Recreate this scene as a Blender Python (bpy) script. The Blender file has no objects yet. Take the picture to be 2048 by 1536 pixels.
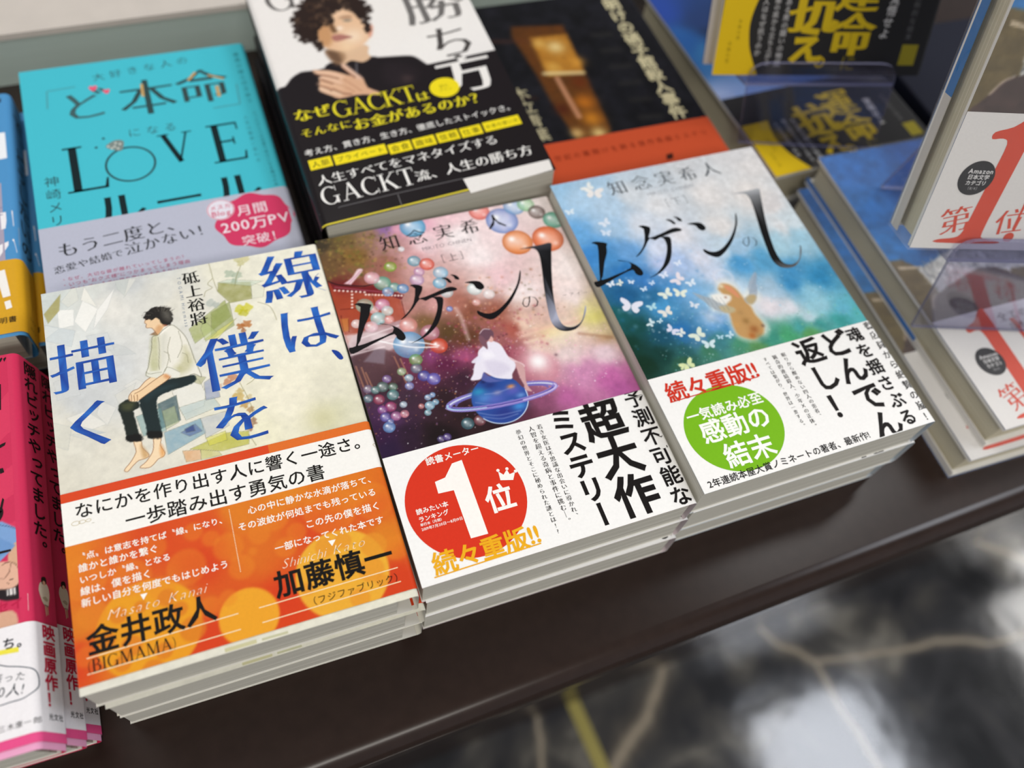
import bpy, math, random, colorsys
import numpy as np
from mathutils import Matrix, Vector, Euler

# ---------------------------------------------------------------- camera, world, lights
SC = bpy.context.scene
COL = SC.collection
cd = bpy.data.cameras.new('camera')
cam = bpy.data.objects.new('camera', cd)
COL.objects.link(cam)
cam.location = (-0.03778, -0.09765, 0.34259)
cam.rotation_euler = (0.534568, -0.114254, -0.345666)
cd.sensor_width = 36.0
cd.lens = 1698.7 / 2048 * 36.0
cd.clip_start = 0.01
cd.dof.use_dof = True
cd.dof.focus_distance = 0.372
cd.dof.aperture_fstop = cd.lens / 6.8
SC.camera = cam
vs = SC.view_settings
vs.view_transform = 'Standard'; vs.look = 'None'; vs.gamma = 1.0; vs.exposure = -0.06
vs.use_curve_mapping = False

world = bpy.data.worlds.new('shop_light'); SC.world = world
world.use_nodes = True
bgn = world.node_tree.nodes['Background']
bgn.inputs[0].default_value = (0.92, 0.93, 1.0, 1); bgn.inputs[1].default_value = 0.50

def area(name, loc, aim, sx, sy, power, col):
    d = bpy.data.lights.new(name, 'AREA'); d.shape = 'RECTANGLE'; d.size = sx; d.size_y = sy
    d.energy = power; d.color = col
    o = bpy.data.objects.new(name, d); COL.objects.link(o)
    o.location = loc
    o.rotation_euler = (Vector(aim) - Vector(loc)).to_track_quat('-Z', 'Y').to_euler()
    return o
area('ceiling_lamp', (-0.5, 1.1, 1.9), (0, 0.1, 0), 1.2, 0.25, 17, (1.0, 0.97, 0.92))
area('ceiling_lamp', (1.3, 0.5, 1.9), (0.1, 0.1, 0), 0.25, 1.4, 13, (1.0, 0.98, 0.96))
area('ceiling_lamp', (-0.3, -1.7, 1.9), (0, 0, 0), 1.4, 0.4, 34, (1.0, 0.95, 0.88))  # camera-side lamp, added to brighten book spines and page fronts
area('ceiling_lamp', (1.9, -0.45, 1.9), (1.9, -0.45, 0), 0.6, 0.9, 24, (0.88, 0.92, 1.0))
area('ceiling_lamp', (3.35, 0.1, 1.9), (3.35, 0.1, 0), 0.5, 1.5, 30, (1.0, 0.98, 0.95))

# ---------------------------------------------------------------- helpers
random.seed(4)
MM = 0.001
def rgb(h):
    if not isinstance(h, str): return tuple(h)
    return tuple(int(h[i:i + 2], 16) / 255 for i in (0, 2, 4))
def lin(a):
    a = np.clip(np.asarray(a, float), 0, 1)
    return np.where(a <= 0.04045, a / 12.92, ((a + 0.055) / 1.055) ** 2.4)

def node_mat(name):
    m = bpy.data.materials.new(name); m.use_nodes = True
    return m, m.node_tree.nodes, m.node_tree.links, m.node_tree.nodes['Principled BSDF']

def print_mat(name, rough=0.42, coat=0.0, bump=0.02):
    m, N, L, b = node_mat(name)
    a = N.new('ShaderNodeAttribute'); a.attribute_name = 'Col'
    t = N.new('ShaderNodeTexCoord'); n = N.new('ShaderNodeTexNoise')
    n.inputs['Scale'].default_value = 900; n.inputs['Detail'].default_value = 3
    L.new(t.outputs['Object'], n.inputs['Vector'])
    mx = N.new('ShaderNodeMixRGB'); mx.blend_type = 'MULTIPLY'; mx.inputs[0].default_value = 0.10
    L.new(a.outputs['Color'], mx.inputs[1]); L.new(n.outputs['Fac'], mx.inputs[2])
    L.new(mx.outputs[0], b.inputs['Base Color'])
    b.inputs['Roughness'].default_value = rough
    b.inputs['Specular IOR Level'].default_value = 0.10
    b.inputs['Coat Weight'].default_value = coat
    b.inputs['Coat Roughness'].default_value = 0.12
    bp = N.new('ShaderNodeBump'); bp.inputs['Strength'].default_value = bump; bp.inputs['Distance'].default_value = 0.0003
    L.new(n.outputs['Fac'], bp.inputs['Height']); L.new(bp.outputs['Normal'], b.inputs['Normal'])
    return m
M_PRINT = print_mat('printed_paper', 0.48, 0.0)
M_GLOSS = print_mat('glossy_printed_jacket', 0.42, 0.05)
M_SHINE = print_mat('laminated_printed_jacket', 0.35, 0.22)

def page_mat(name, c1, c2):
    m, N, L, b = node_mat(name)
    t = N.new('ShaderNodeTexCoord'); mp = N.new('ShaderNodeMapping'); n = N.new('ShaderNodeTexNoise')
    mp.inputs['Scale'].default_value = (2.5, 2.5, 1500)
    n.inputs['Scale'].default_value = 1.0; n.inputs['Detail'].default_value = 4; n.inputs['Roughness'].default_value = 0.7
    r = N.new('ShaderNodeValToRGB')
    r.color_ramp.elements[0].position = 0.32; r.color_ramp.elements[0].color = (*lin(rgb(c1)), 1)
    r.color_ramp.elements[1].position = 0.66; r.color_ramp.elements[1].color = (*lin(rgb(c2)), 1)
    L.new(t.outputs['Object'], mp.inputs['Vector']); L.new(mp.outputs[0], n.inputs['Vector'])
    L.new(n.outputs['Fac'], r.inputs[0]); L.new(r.outputs[0], b.inputs['Base Color'])
    b.inputs['Roughness'].default_value = 0.8; b.inputs['Specular IOR Level'].default_value = 0.2
    bp = N.new('ShaderNodeBump'); bp.inputs['Strength'].default_value = 0.35; bp.inputs['Distance'].default_value = 0.0004
    L.new(n.outputs['Fac'], bp.inputs['Height']); L.new(bp.outputs['Normal'], b.inputs['Normal'])
    return m
M_PAGE = page_mat('page_edges', 'a9a698', 'd6d3c8')
M_PAGE2 = page_mat('warm_page_edges', 'a89f84', 'd0c8ae')
def plain(name, col, rough=0.6, spec=0.3):
    m, N, L, b = node_mat(name)
    t = N.new('ShaderNodeTexCoord'); n = N.new('ShaderNodeTexNoise'); n.inputs['Scale'].default_value = 60
    n.inputs['Detail'].default_value = 4
    L.new(t.outputs['Object'], n.inputs['Vector'])
    mx = N.new('ShaderNodeMixRGB'); mx.blend_type = 'MULTIPLY'; mx.inputs[0].default_value = 0.15
    mx.inputs[1].default_value = (*lin(rgb(col)), 1); L.new(n.outputs['Fac'], mx.inputs[2])
    L.new(mx.outputs[0], b.inputs['Base Color'])
    b.inputs['Roughness'].default_value = rough; b.inputs['Specular IOR Level'].default_value = spec
    return m
M_BOARD = plain('cover_board', 'e6e3da', 0.55)
M_FILM, N_, L_, B_ = node_mat('shrink_wrap_film')
B_.inputs['Base Color'].default_value = (1, 1, 1, 1); B_.inputs['Roughness'].default_value = 0.08
B_.inputs['Transmission Weight'].default_value = 0.0; B_.inputs['IOR'].default_value = 1.3
_tr = N_.new('ShaderNodeBsdfTransparent'); _ms = N_.new('ShaderNodeMixShader'); _n = N_.new('ShaderNodeTexNoise')
_t = N_.new('ShaderNodeTexCoord'); _mp = N_.new('ShaderNodeMapping'); _mp.inputs['Scale'].default_value = (1, 1, 1)
_n.inputs['Scale'].default_value = 22; _n.inputs['Detail'].default_value = 3; _n.inputs['Distortion'].default_value = 1.5
L_.new(_t.outputs['Object'], _mp.inputs['Vector']); L_.new(_mp.outputs[0], _n.inputs['Vector'])
_bp = N_.new('ShaderNodeBump'); _bp.inputs['Strength'].default_value = 0.9; _bp.inputs['Distance'].default_value = 0.004
L_.new(_n.outputs['Fac'], _bp.inputs['Height']); L_.new(_bp.outputs['Normal'], B_.inputs['Normal'])
_ms.inputs[0].default_value = 0.06
L_.new(_tr.outputs[0], _ms.inputs[1]); L_.new(B_.outputs[0], _ms.inputs[2])
L_.new(_ms.outputs[0], N_['Material Output'].inputs['Surface'])
M_ACR, N_, L_, B_ = node_mat('clear_acrylic')
_tr = N_.new('ShaderNodeBsdfTransparent'); _tr.inputs[0].default_value = (0.84, 0.84, 0.93, 1)
_gl = N_.new('ShaderNodeBsdfGlossy'); _gl.inputs['Roughness'].default_value = 0.06
_lw = N_.new('ShaderNodeLayerWeight'); _lw.inputs[0].default_value = 0.12; _ms = N_.new('ShaderNodeMixShader')
L_.new(_lw.outputs[1], _ms.inputs[0]); L_.new(_tr.outputs[0], _ms.inputs[1]); L_.new(_gl.outputs[0], _ms.inputs[2])
L_.new(_ms.outputs[0], N_['Material Output'].inputs['Surface'])

M_ACE, N_, L_, B_ = node_mat('acrylic_cut_edge')
B_.inputs['Base Color'].default_value = (0.22, 0.22, 0.34, 1); B_.inputs['Roughness'].default_value = 0.2
_tr = N_.new('ShaderNodeBsdfTransparent'); _ms = N_.new('ShaderNodeMixShader'); _ms.inputs[0].default_value = 0.6
L_.new(_tr.outputs[0], _ms.inputs[1]); L_.new(B_.outputs[0], _ms.inputs[2]); L_.new(_ms.outputs[0], N_['Material Output'].inputs['Surface'])

def mesh_obj(name, verts, faces, mat, parent=None, smooth=False, colors=None):
    me = bpy.data.meshes.new(name)
    me.from_pydata([tuple(v) for v in verts], [], faces)
    if mat: me.materials.append(mat)
    if colors is not None:
        at = me.color_attributes.new('Col', 'FLOAT_COLOR', 'POINT')
        at.data.foreach_set('color', np.asarray(colors, np.float32).ravel())
    if smooth: me.polygons.foreach_set('use_smooth', [True] * len(me.polygons))
    me.update()
    o = bpy.data.objects.new(name, me); COL.objects.link(o)
    if parent: o.parent = parent
    return o
def box_vf(x0, y0, z0, x1, y1, z1):
    v = [(x0, y0, z0), (x1, y0, z0), (x1, y1, z0), (x0, y1, z0), (x0, y0, z1), (x1, y0, z1), (x1, y1, z1), (x0, y1, z1)]
    f = [(0, 3, 2, 1), (4, 5, 6, 7), (0, 1, 5, 4), (1, 2, 6, 5), (2, 3, 7, 6), (3, 0, 4, 7)]
    return v, f
def empty(name, label, cat, loc, rot=(0, 0, 0), group=None):
    o = bpy.data.objects.new(name, None); COL.objects.link(o)
    o.empty_display_size = 0.02
    o.location = loc; o.rotation_euler = rot
    o['label'] = label; o['category'] = cat
    if group: o['group'] = group
    return o
def tag(o, label, cat, group=None):
    o['label'] = label; o['category'] = cat
    if group: o['group'] = group
    return o
def copy_thing(root, loc, rot, label, group=None):
    r = root.copy(); COL.objects.link(r); r.location = loc; r.rotation_euler = rot
    r['label'] = label
    if group: r['group'] = group
    for ch in list(root.children):
        c = ch.copy(); COL.objects.link(c); c.parent = r
        for g in list(ch.children):
            d = g.copy(); COL.objects.link(d); d.parent = c
    return r

# ---------------------------------------------------------------- lettering
GC = {}
def raw_glyph(ch, off):
    k = (ch, off)
    if k in GC: return GC[k]
    c = bpy.data.curves.new('glyph', 'FONT'); c.body = ch; c.size = 1; c.resolution_u = 2; c.offset = off
    o = bpy.data.objects.new('glyph', c); COL.objects.link(o)
    dg = bpy.context.evaluated_depsgraph_get()
    e = o.evaluated_get(dg); m = e.to_mesh()
    n = len(m.vertices)
    co = np.zeros(n * 3, np.float32); m.vertices.foreach_get('co', co)
    fs = [tuple(p.vertices) for p in m.polygons]
    e.to_mesh_clear()
    bpy.data.objects.remove(o); bpy.data.curves.remove(c)
    GC[k] = (co.reshape(-1, 3)[:, :2].astype(float), fs)
    return GC[k]
GA = {}
def glyph(ch, off=0.0, ax=0.0, ay=0.0):
    """outline glyph, uniform weight off, then extra weight ax on upright and ay on level strokes"""
    k = (ch, off, ax, ay)
    if k in GA: return GA[k]
    v, fs = raw_glyph(ch, 0.0)
    v = v.copy(); ax += off; ay += off
    if (ax or ay) and len(v):
        ed = {}
        for f in fs:
            for i in range(len(f)):
                a, b = f[i], f[(i + 1) % len(f)]
                if (b, a) in ed: ed.pop((b, a))
                else: ed[(a, b)] = 1
        nn = np.zeros_like(v); cnt = np.zeros(len(v))
        N1 = [None] * len(v)
        for a, b in ed:
            d = v[b] - v[a]; l = math.hypot(*d)
            if l < 1e-7: continue
            n = np.array((d[1], -d[0])) / l
            for q in (a, b):
                if N1[q] is None: N1[q] = [n]
                else: N1[q].append(n)
        for q, ns in enumerate(N1):
            if not ns: continue
            s = ns[0] + ns[-1]; den = 1 + float(ns[0] @ ns[-1])
            n = s / max(den, 0.7)
            v[q] += n * (ax, ay)
    GA[k] = (v, fs)
    return GA[k]
def is_wide(ch): return ord(ch) > 0x2000
# serif capitals drawn by hand: thick stems, thin bars, slabs (unit height, own width)
def _bar(x0, y0, x1, y1, w):
    dx, dy = x1 - x0, y1 - y0; l = math.hypot(dx, dy); nx, ny = -dy / l * w / 2, dx / l * w / 2
    return [(x0 - nx, y0 - ny), (x1 - nx, y1 - ny), (x1 + nx, y1 + ny), (x0 + nx, y0 + ny)]
def _rect(x0, y0, x1, y1): return [(x0, y0), (x1, y0), (x1, y1), (x0, y1)]
def _arc(cx, cy, rx, ry, a0, a1, t0, t1, n=18):
    """crescent stroke: thickness t0 at top/bottom, t1 at the sides"""
    out, inn = [], []
    for i in range(n + 1):
        a = math.radians(a0 + (a1 - a0) * i / n)
        out.append((cx + rx * math.cos(a), cy + ry * math.sin(a)))
        inn.append((cx + (rx - t1) * math.cos(a), cy + (ry - t0) * math.sin(a)))
    return out + inn[::-1]
def _serif(x, y, w=0.26, h=0.035): return _rect(x - w / 2, y, x + w / 2, y + h)
T_, t_ = 0.125, 0.045
def serif_shapes(ch):
    s = lambda x, w=0.26: [_serif(x, 0, w), _serif(x, 0.965, w)]
    if ch == 'I': return 0.34, [_rect(.11, 0, .11 + T_, 1)] + s(.17, .3)
    if ch == 'L': return 0.66, [_rect(.1, 0, .1 + T_, 1), _rect(.1, 0, .6, t_), [(.56, 0), (.62, 0), (.64, .22), (.61, .22)]] + s(.16, .3)
    if ch == 'V': return 0.86, [_bar(.14, 1, .45, 0, T_), _bar(.42, 0, .7, 1, t_), _serif(.14, .965, .28), _serif(.71, .965, .24)]
    if ch == 'E': return 0.7, [_rect(.1, 0, .1 + T_, 1), _rect(.1, 0, .6, t_), _rect(.1, 1 - t_, .57, 1), _rect(.2, .5, .46, .5 + t_), [(.57, 0), (.62, 0), (.64, .22), (.61, .22)], _rect(.55, .8, .58, 1), _rect(.44, .42, .47, .62)] + s(.14, .26)
    if ch == 'T': return 0.76, [_rect(.33, 0, .33 + T_, 1), _rect(.05, 1 - t_, .74, 1), _serif(.395, 0, .32), _rect(.05, .76, .08, 1), _rect(.71, .76, .74, 1)]
    if ch == 'K': return 0.88, [_rect(.11, 0, .11 + T_, 1), _bar(.22, .42, .68, .98, t_), _bar(.36, .58, .72, .02, T_), _serif(.7, .965, .26), _serif(.74, 0, .26)] + s(.17, .3)
    if ch == 'A': return 0.88, [_bar(.42, .98, .72, .02, T_), _bar(.43, .96, .14, 0, t_), _rect(.22, .3, .62, .3 + t_), _serif(.13, 0, .24), _serif(.74, 0, .3)]
    if ch == 'M': return 1.06, [_rect(.13, 0, .13 + t_, 1), _bar(.2, 1, .52, .04, T_), _bar(.5, .02, .84, 1, t_), _rect(.8, 0, .8 + T_, 1), _serif(.15, 0, .26), _serif(.13, .965, .22), _serif(.86, 0, .28), _serif(.9, .965, .22)]
    if ch == 'B': return 0.74, [_rect(.1, 0, .1 + T_, 1), _rect(.1, 0, .4, t_), _rect(.1, 1 - t_, .38, 1), _rect(.2, .5, .4, .5 + t_), _arc(.38, .77, .22, .23, -90, 90, t_, .1), _arc(.4, .26, .26, .285, -90, 90, t_, .115)] + [_serif(.1, 0, .14), _serif(.1, .965, .14)]
    if ch == 'C': return 0.86, [_arc(.46, .5, .4, .52, 48, 312, t_, .13), _rect(.74, .72, .77, 1), _rect(.74, 0, .77, .26)]
    if ch == 'G': return 0.94, [_arc(.46, .5, .4, .52, 48, 325, t_, .13), _rect(.74, .72, .77, 1), _rect(.69, .02, .69 + .11, .42), _serif(.73, .4, .28)]
    if ch == '(': return 0.36, [_arc(.5, .42, .38, .62, 125, 235, 0, .05, 10)]
    if ch == ')': return 0.36, [_arc(-.14, .42, .38, .62, -55, 55, 0, .05, 10)]
    return None

class Sheet:
    """printed sheet in millimetres: paper grid, painted grids, shapes and lettering in one mesh"""
    def __init__(self, mat=None):
        self.v = []; self.c = []; self.f = []; self.n = 0; self.mat = mat or M_PRINT; self.xs = None
    def raw(self, xyh, cols, faces):
        self.v.append(np.asarray(xyh, float)); self.c.append(np.asarray(cols, float))
        n = self.n
        self.f.extend([tuple(i + n for i in f) for f in faces]); self.n += len(xyh)
    def paper(self, x0, y0, x1, y1, col, xs=None, h=0.0, ny=1):
        xs = xs or [x0, x1]; ys = list(np.linspace(y0, y1, ny + 1)); nx = len(xs)
        v = [(x, y, h) for y in ys for x in xs]
        f = [(j * nx + i, j * nx + i + 1, (j + 1) * nx + i + 1, (j + 1) * nx + i) for j in range(len(ys) - 1) for i in range(nx - 1)]
        self.raw(v, [rgb(col)] * len(v), f)
    def art(self, P, h=0.01, lo=-1e9, hi=1e9):
        k = (P.ys >= lo - P.res) & (P.ys <= hi + P.res)
        A = P.a[k]; H, W, _ = A.shape
        X, Y = np.meshgrid(P.xs, np.clip(P.ys[k], lo, hi))
        v = np.stack([X.ravel(), Y.ravel(), np.full(X.size, h)], 1)
        i = np.arange((H - 1) * W).reshape(H - 1, W)[:, :-1].ravel()
        self.raw(v, A.reshape(-1, 3), [])
        n = self.n - len(v)
        q = np.stack([i, i + 1, i + W + 1, i + W], 1) + n
        self.f.extend(map(tuple, q.tolist()))
    def poly(self, pts, col, l=1, c2=None):
        a = sum(pts[i][0] * pts[(i + 1) % len(pts)][1] - pts[(i + 1) % len(pts)][0] * pts[i][1] for i in range(len(pts)))
        if a < 0: pts = pts[::-1]
        if c2 is None: cols = [rgb(col)] * len(pts)
        else:
            y0 = min(p[1] for p in pts); y1 = max(p[1] for p in pts); A, B = np.array(rgb(col)), np.array(rgb(c2))
            cols = [tuple(A + (B - A) * (p[1] - y0) / max(y1 - y0, 1e-6)) for p in pts]
        self.raw([(p[0], p[1], 0.02 + 0.02 * l) for p in pts], cols, [tuple(range(len(pts)))])
    def rect(self, x0, y0, x1, y1, col, l=1, n=48):
        xs = sorted(set([x0, x1] + [q for q in (self.xs or list(np.linspace(x0, x1, n + 1))) if x0 < q < x1]))
        self.paper(x0, y0, x1, y1, col, xs=xs, h=0.02 + 0.02 * l)
    def smooth(self, pts, col, l=1, n=5, c2=None): self.poly(catmull(pts, n), col, l, c2)
    def disc(self, x, y, r, col, l=1, ry=None, n=40):
        ry = ry or r
        self.poly([(x + r * math.cos(2 * math.pi * i / n), y + ry * math.sin(2 * math.pi * i / n)) for i in range(n)], col, l)
    def line(self, pts, w, col, l=1):
        for a, b in zip(pts[:-1], pts[1:]):
            if math.hypot(b[0] - a[0], b[1] - a[1]) > 1e-4: self.poly(_bar(a[0], a[1], b[0], b[1], w), col, l)
    def ring(self, x, y, r, w, col, l=1, ry=None, n=48):
        ry = ry or r
        for i in range(n):
            a, b = 2 * math.pi * i / n, 2 * math.pi * (i + 1) / n
            self.poly([(x + r * math.cos(a), y + ry * math.sin(a)), (x + r * math.cos(b), y + ry * math.sin(b)),
                       (x + (r - w) * math.cos(b), y + (ry - w) * math.sin(b)), (x + (r - w) * math.cos(a), y + (ry - w) * math.sin(a))], col, l)
    def t(self, s, pp, col='111111', m=0.94, b=0.0, ser=0, vert=False, l=3, c2=None, shear=0.0, sy=1.0, clip=None, sx=1.0):
        """lettering between two points; ser 1 = brush/ming contrast, 2 = hand drawn serif capitals where there are any"""
        (x0, y0), (x1, y1) = pp
        L = math.hypot(x1 - x0, y1 - y0); ux, uy = (x1 - x0) / L, (y1 - y0) / L
        if not vert and abs(uy) < 0.07: ux, uy = 1.0, 0.0; y0 = y1 = (y0 + y1) / 2
        if vert and abs(ux) < 0.07: ux, uy = 0.0, -1.0; x0 = x1 = (x0 + x1) / 2
        items = []
        for ch in s:
            if ch == ' ': items.append((None, 0.35, None)); continue
            sh = serif_shapes(ch) if ser == 2 else None
            if sh: items.append((ch, sh[0] * 0.82, sh[1])); continue
            if is_wide(ch):
                items.append((ch, 1.0, None))
            else:
                v, _ = glyph(ch, b)
                w = (v[:, 0].max() - v[:, 0].min() + 0.09) if len(v) else 0.3
                items.append((ch, 1.0 if vert else w, None))
        tot = sum(i[1] for i in items); k = L / tot; g = k * m
        # glyph axes
        if vert: ex, ey = np.array((-uy, ux)), np.array((-ux, -uy))
        else: ex, ey = np.array((ux, uy)), np.array((-uy, ux))
        if vert and ser == 3: ex, ey = np.array((ux, uy)), np.array((-uy, ux))
        pos = 0.0
        C1 = np.array(rgb(col)); C2 = np.array(rgb(c2)) if c2 else None
        for ch, w, sh in items:
            cx, cy = x0 + ux * (pos + w / 2) * k, y0 + uy * (pos + w / 2) * k; pos += w
            if ch is None: continue
            if sh is not None:
                lst = [(np.array(p) - (w / 0.82 / 2, 0.5), [tuple(range(len(p)))]) for p in sh]
                sc = 0.82
            else:
                axy = (0.014 + b * 0.3, -0.015 - b * 0.3) if ser in (1, 2) else (0.0, 0.0)
                v, fs = glyph(ch, b, *axy)
                if not len(v): continue
                if is_wide(ch):
                    v = v - (0.5, 0.38)
                    if vert:
                        if ch in 'ー—（）～〝〟―［］「」': v = np.stack([v[:, 1], -v[:, 0]], 1)
                        elif ch in '、。': v = v + (0.55, 0.5)
                        elif ch in 'っゃゅょッャュョァィ': v = v + (0.1, 0.1)
                else:
                    mx = (v[:, 0].max() + v[:, 0].min()) / 2
                    v = v - (mx, 0.36)
                lst = [(v, fs)]; sc = 1.0
            for v, fs in lst:
                v = np.array(v, float) * sc
                v = np.stack([v[:, 0] * sx + shear * v[:, 1], v[:, 1] * sy], 1)
                P = np.array((cx, cy)) + g * (v[:, :1] * ex + v[:, 1:] * ey)
                if clip: P[:, 0] = np.clip(P[:, 0], clip[0], clip[2]); P[:, 1] = np.clip(P[:, 1], clip[1], clip[3])
                if C2 is None: cols = [C1] * len(P)
                else:
                    q = (0.5 + 0.5 * np.sin(P[:, 0] * 0.45 + P[:, 1] * 0.33))[:, None]
                    cols = C1 + (C2 - C1) * q
                a = 0.0
                if sh is not None:
                    a = sum(P[i][0] * P[(i + 1) % len(P)][1] - P[(i + 1) % len(P)][0] * P[i][1] for i in range(len(P)))
                if a < 0: P = P[::-1]
                if (b > 0.008 or ser) and len(fs) > 1:
                    # every facet gets its own corners and a hair of height, so overlapping strokes never coincide
                    idx = [i for f in fs for i in f]; P2 = P[idx]; cols = [cols[i] for i in idx]; fs2 = []; k0 = 0; hh = []
                    for q_, f in enumerate(fs):
                        fs2.append(tuple(range(k0, k0 + len(f)))); k0 += len(f); hh += [0.0025 * (q_ % 6)] * len(f)
                    self.raw(np.column_stack([P2, 0.02 + 0.02 * l + np.array(hh)]), cols, fs2)
                else:
                    self.raw(np.column_stack([P, np.full(len(P), 0.02 + 0.02 * l)]), cols, fs)
    def build(self, name, parent=None, mapf=None, mat=None):
        v = np.concatenate(self.v); c = np.concatenate(self.c)
        if mapf is not None: v = mapf(v)
        v = v * MM
        me = bpy.data.meshes.new(name)
        lens = np.fromiter((len(f) for f in self.f), np.int32, len(self.f))
        tot = int(lens.sum())
        loops = np.fromiter((i for f in self.f for i in f), np.int32, tot)
        me.vertices.add(len(v)); me.vertices.foreach_set('co', v.astype(np.float32).ravel())
        me.loops.add(tot); me.loops.foreach_set('vertex_index', loops)
        me.polygons.add(len(lens))
        me.polygons.foreach_set('loop_start', np.concatenate([[0], np.cumsum(lens)[:-1]]).astype(np.int32))
        me.update(calc_edges=True)
        me.materials.append(mat or self.mat)
        at = me.color_attributes.new('Col', 'FLOAT_COLOR', 'POINT')
        at.data.foreach_set('color', np.column_stack([lin(c), np.ones(len(c))]).astype(np.float32).ravel())
        o = bpy.data.objects.new(name, me); COL.objects.link(o)
        if parent: o.parent = parent
        return o

def catmull(pts, n=5):
    out = []; N = len(pts)
    P = [np.array(p, float) for p in pts]
    for i in range(N):
        p0, p1, p2, p3 = P[i - 1], P[i], P[(i + 1) % N], P[(i + 2) % N]
        for k in range(n):
            t = k / n
            q = 0.5 * (2 * p1 + (p2 - p0) * t + (2 * p0 - 5 * p1 + 4 * p2 - p3) * t * t + (3 * p1 - p0 - 3 * p2 + p3) * t ** 3)
            out.append((float(q[0]), float(q[1])))
    return out
def catopen(pts, n=5):
    P = [np.array(p, float) for p in pts]; P = [2 * P[0] - P[1]] + P + [2 * P[-1] - P[-2]]
    out = []
    for i in range(1, len(P) - 2):
        p0, p1, p2, p3 = P[i - 1:i + 3]
        for k in range(n):
            t = k / n
            q = 0.5 * (2 * p1 + (p2 - p0) * t + (2 * p0 - 5 * p1 + 4 * p2 - p3) * t * t + (3 * p1 - p0 - 3 * p2 + p3) * t ** 3)
            out.append((float(q[0]), float(q[1])))
    out.append(tuple(P[-2])); return out

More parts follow.
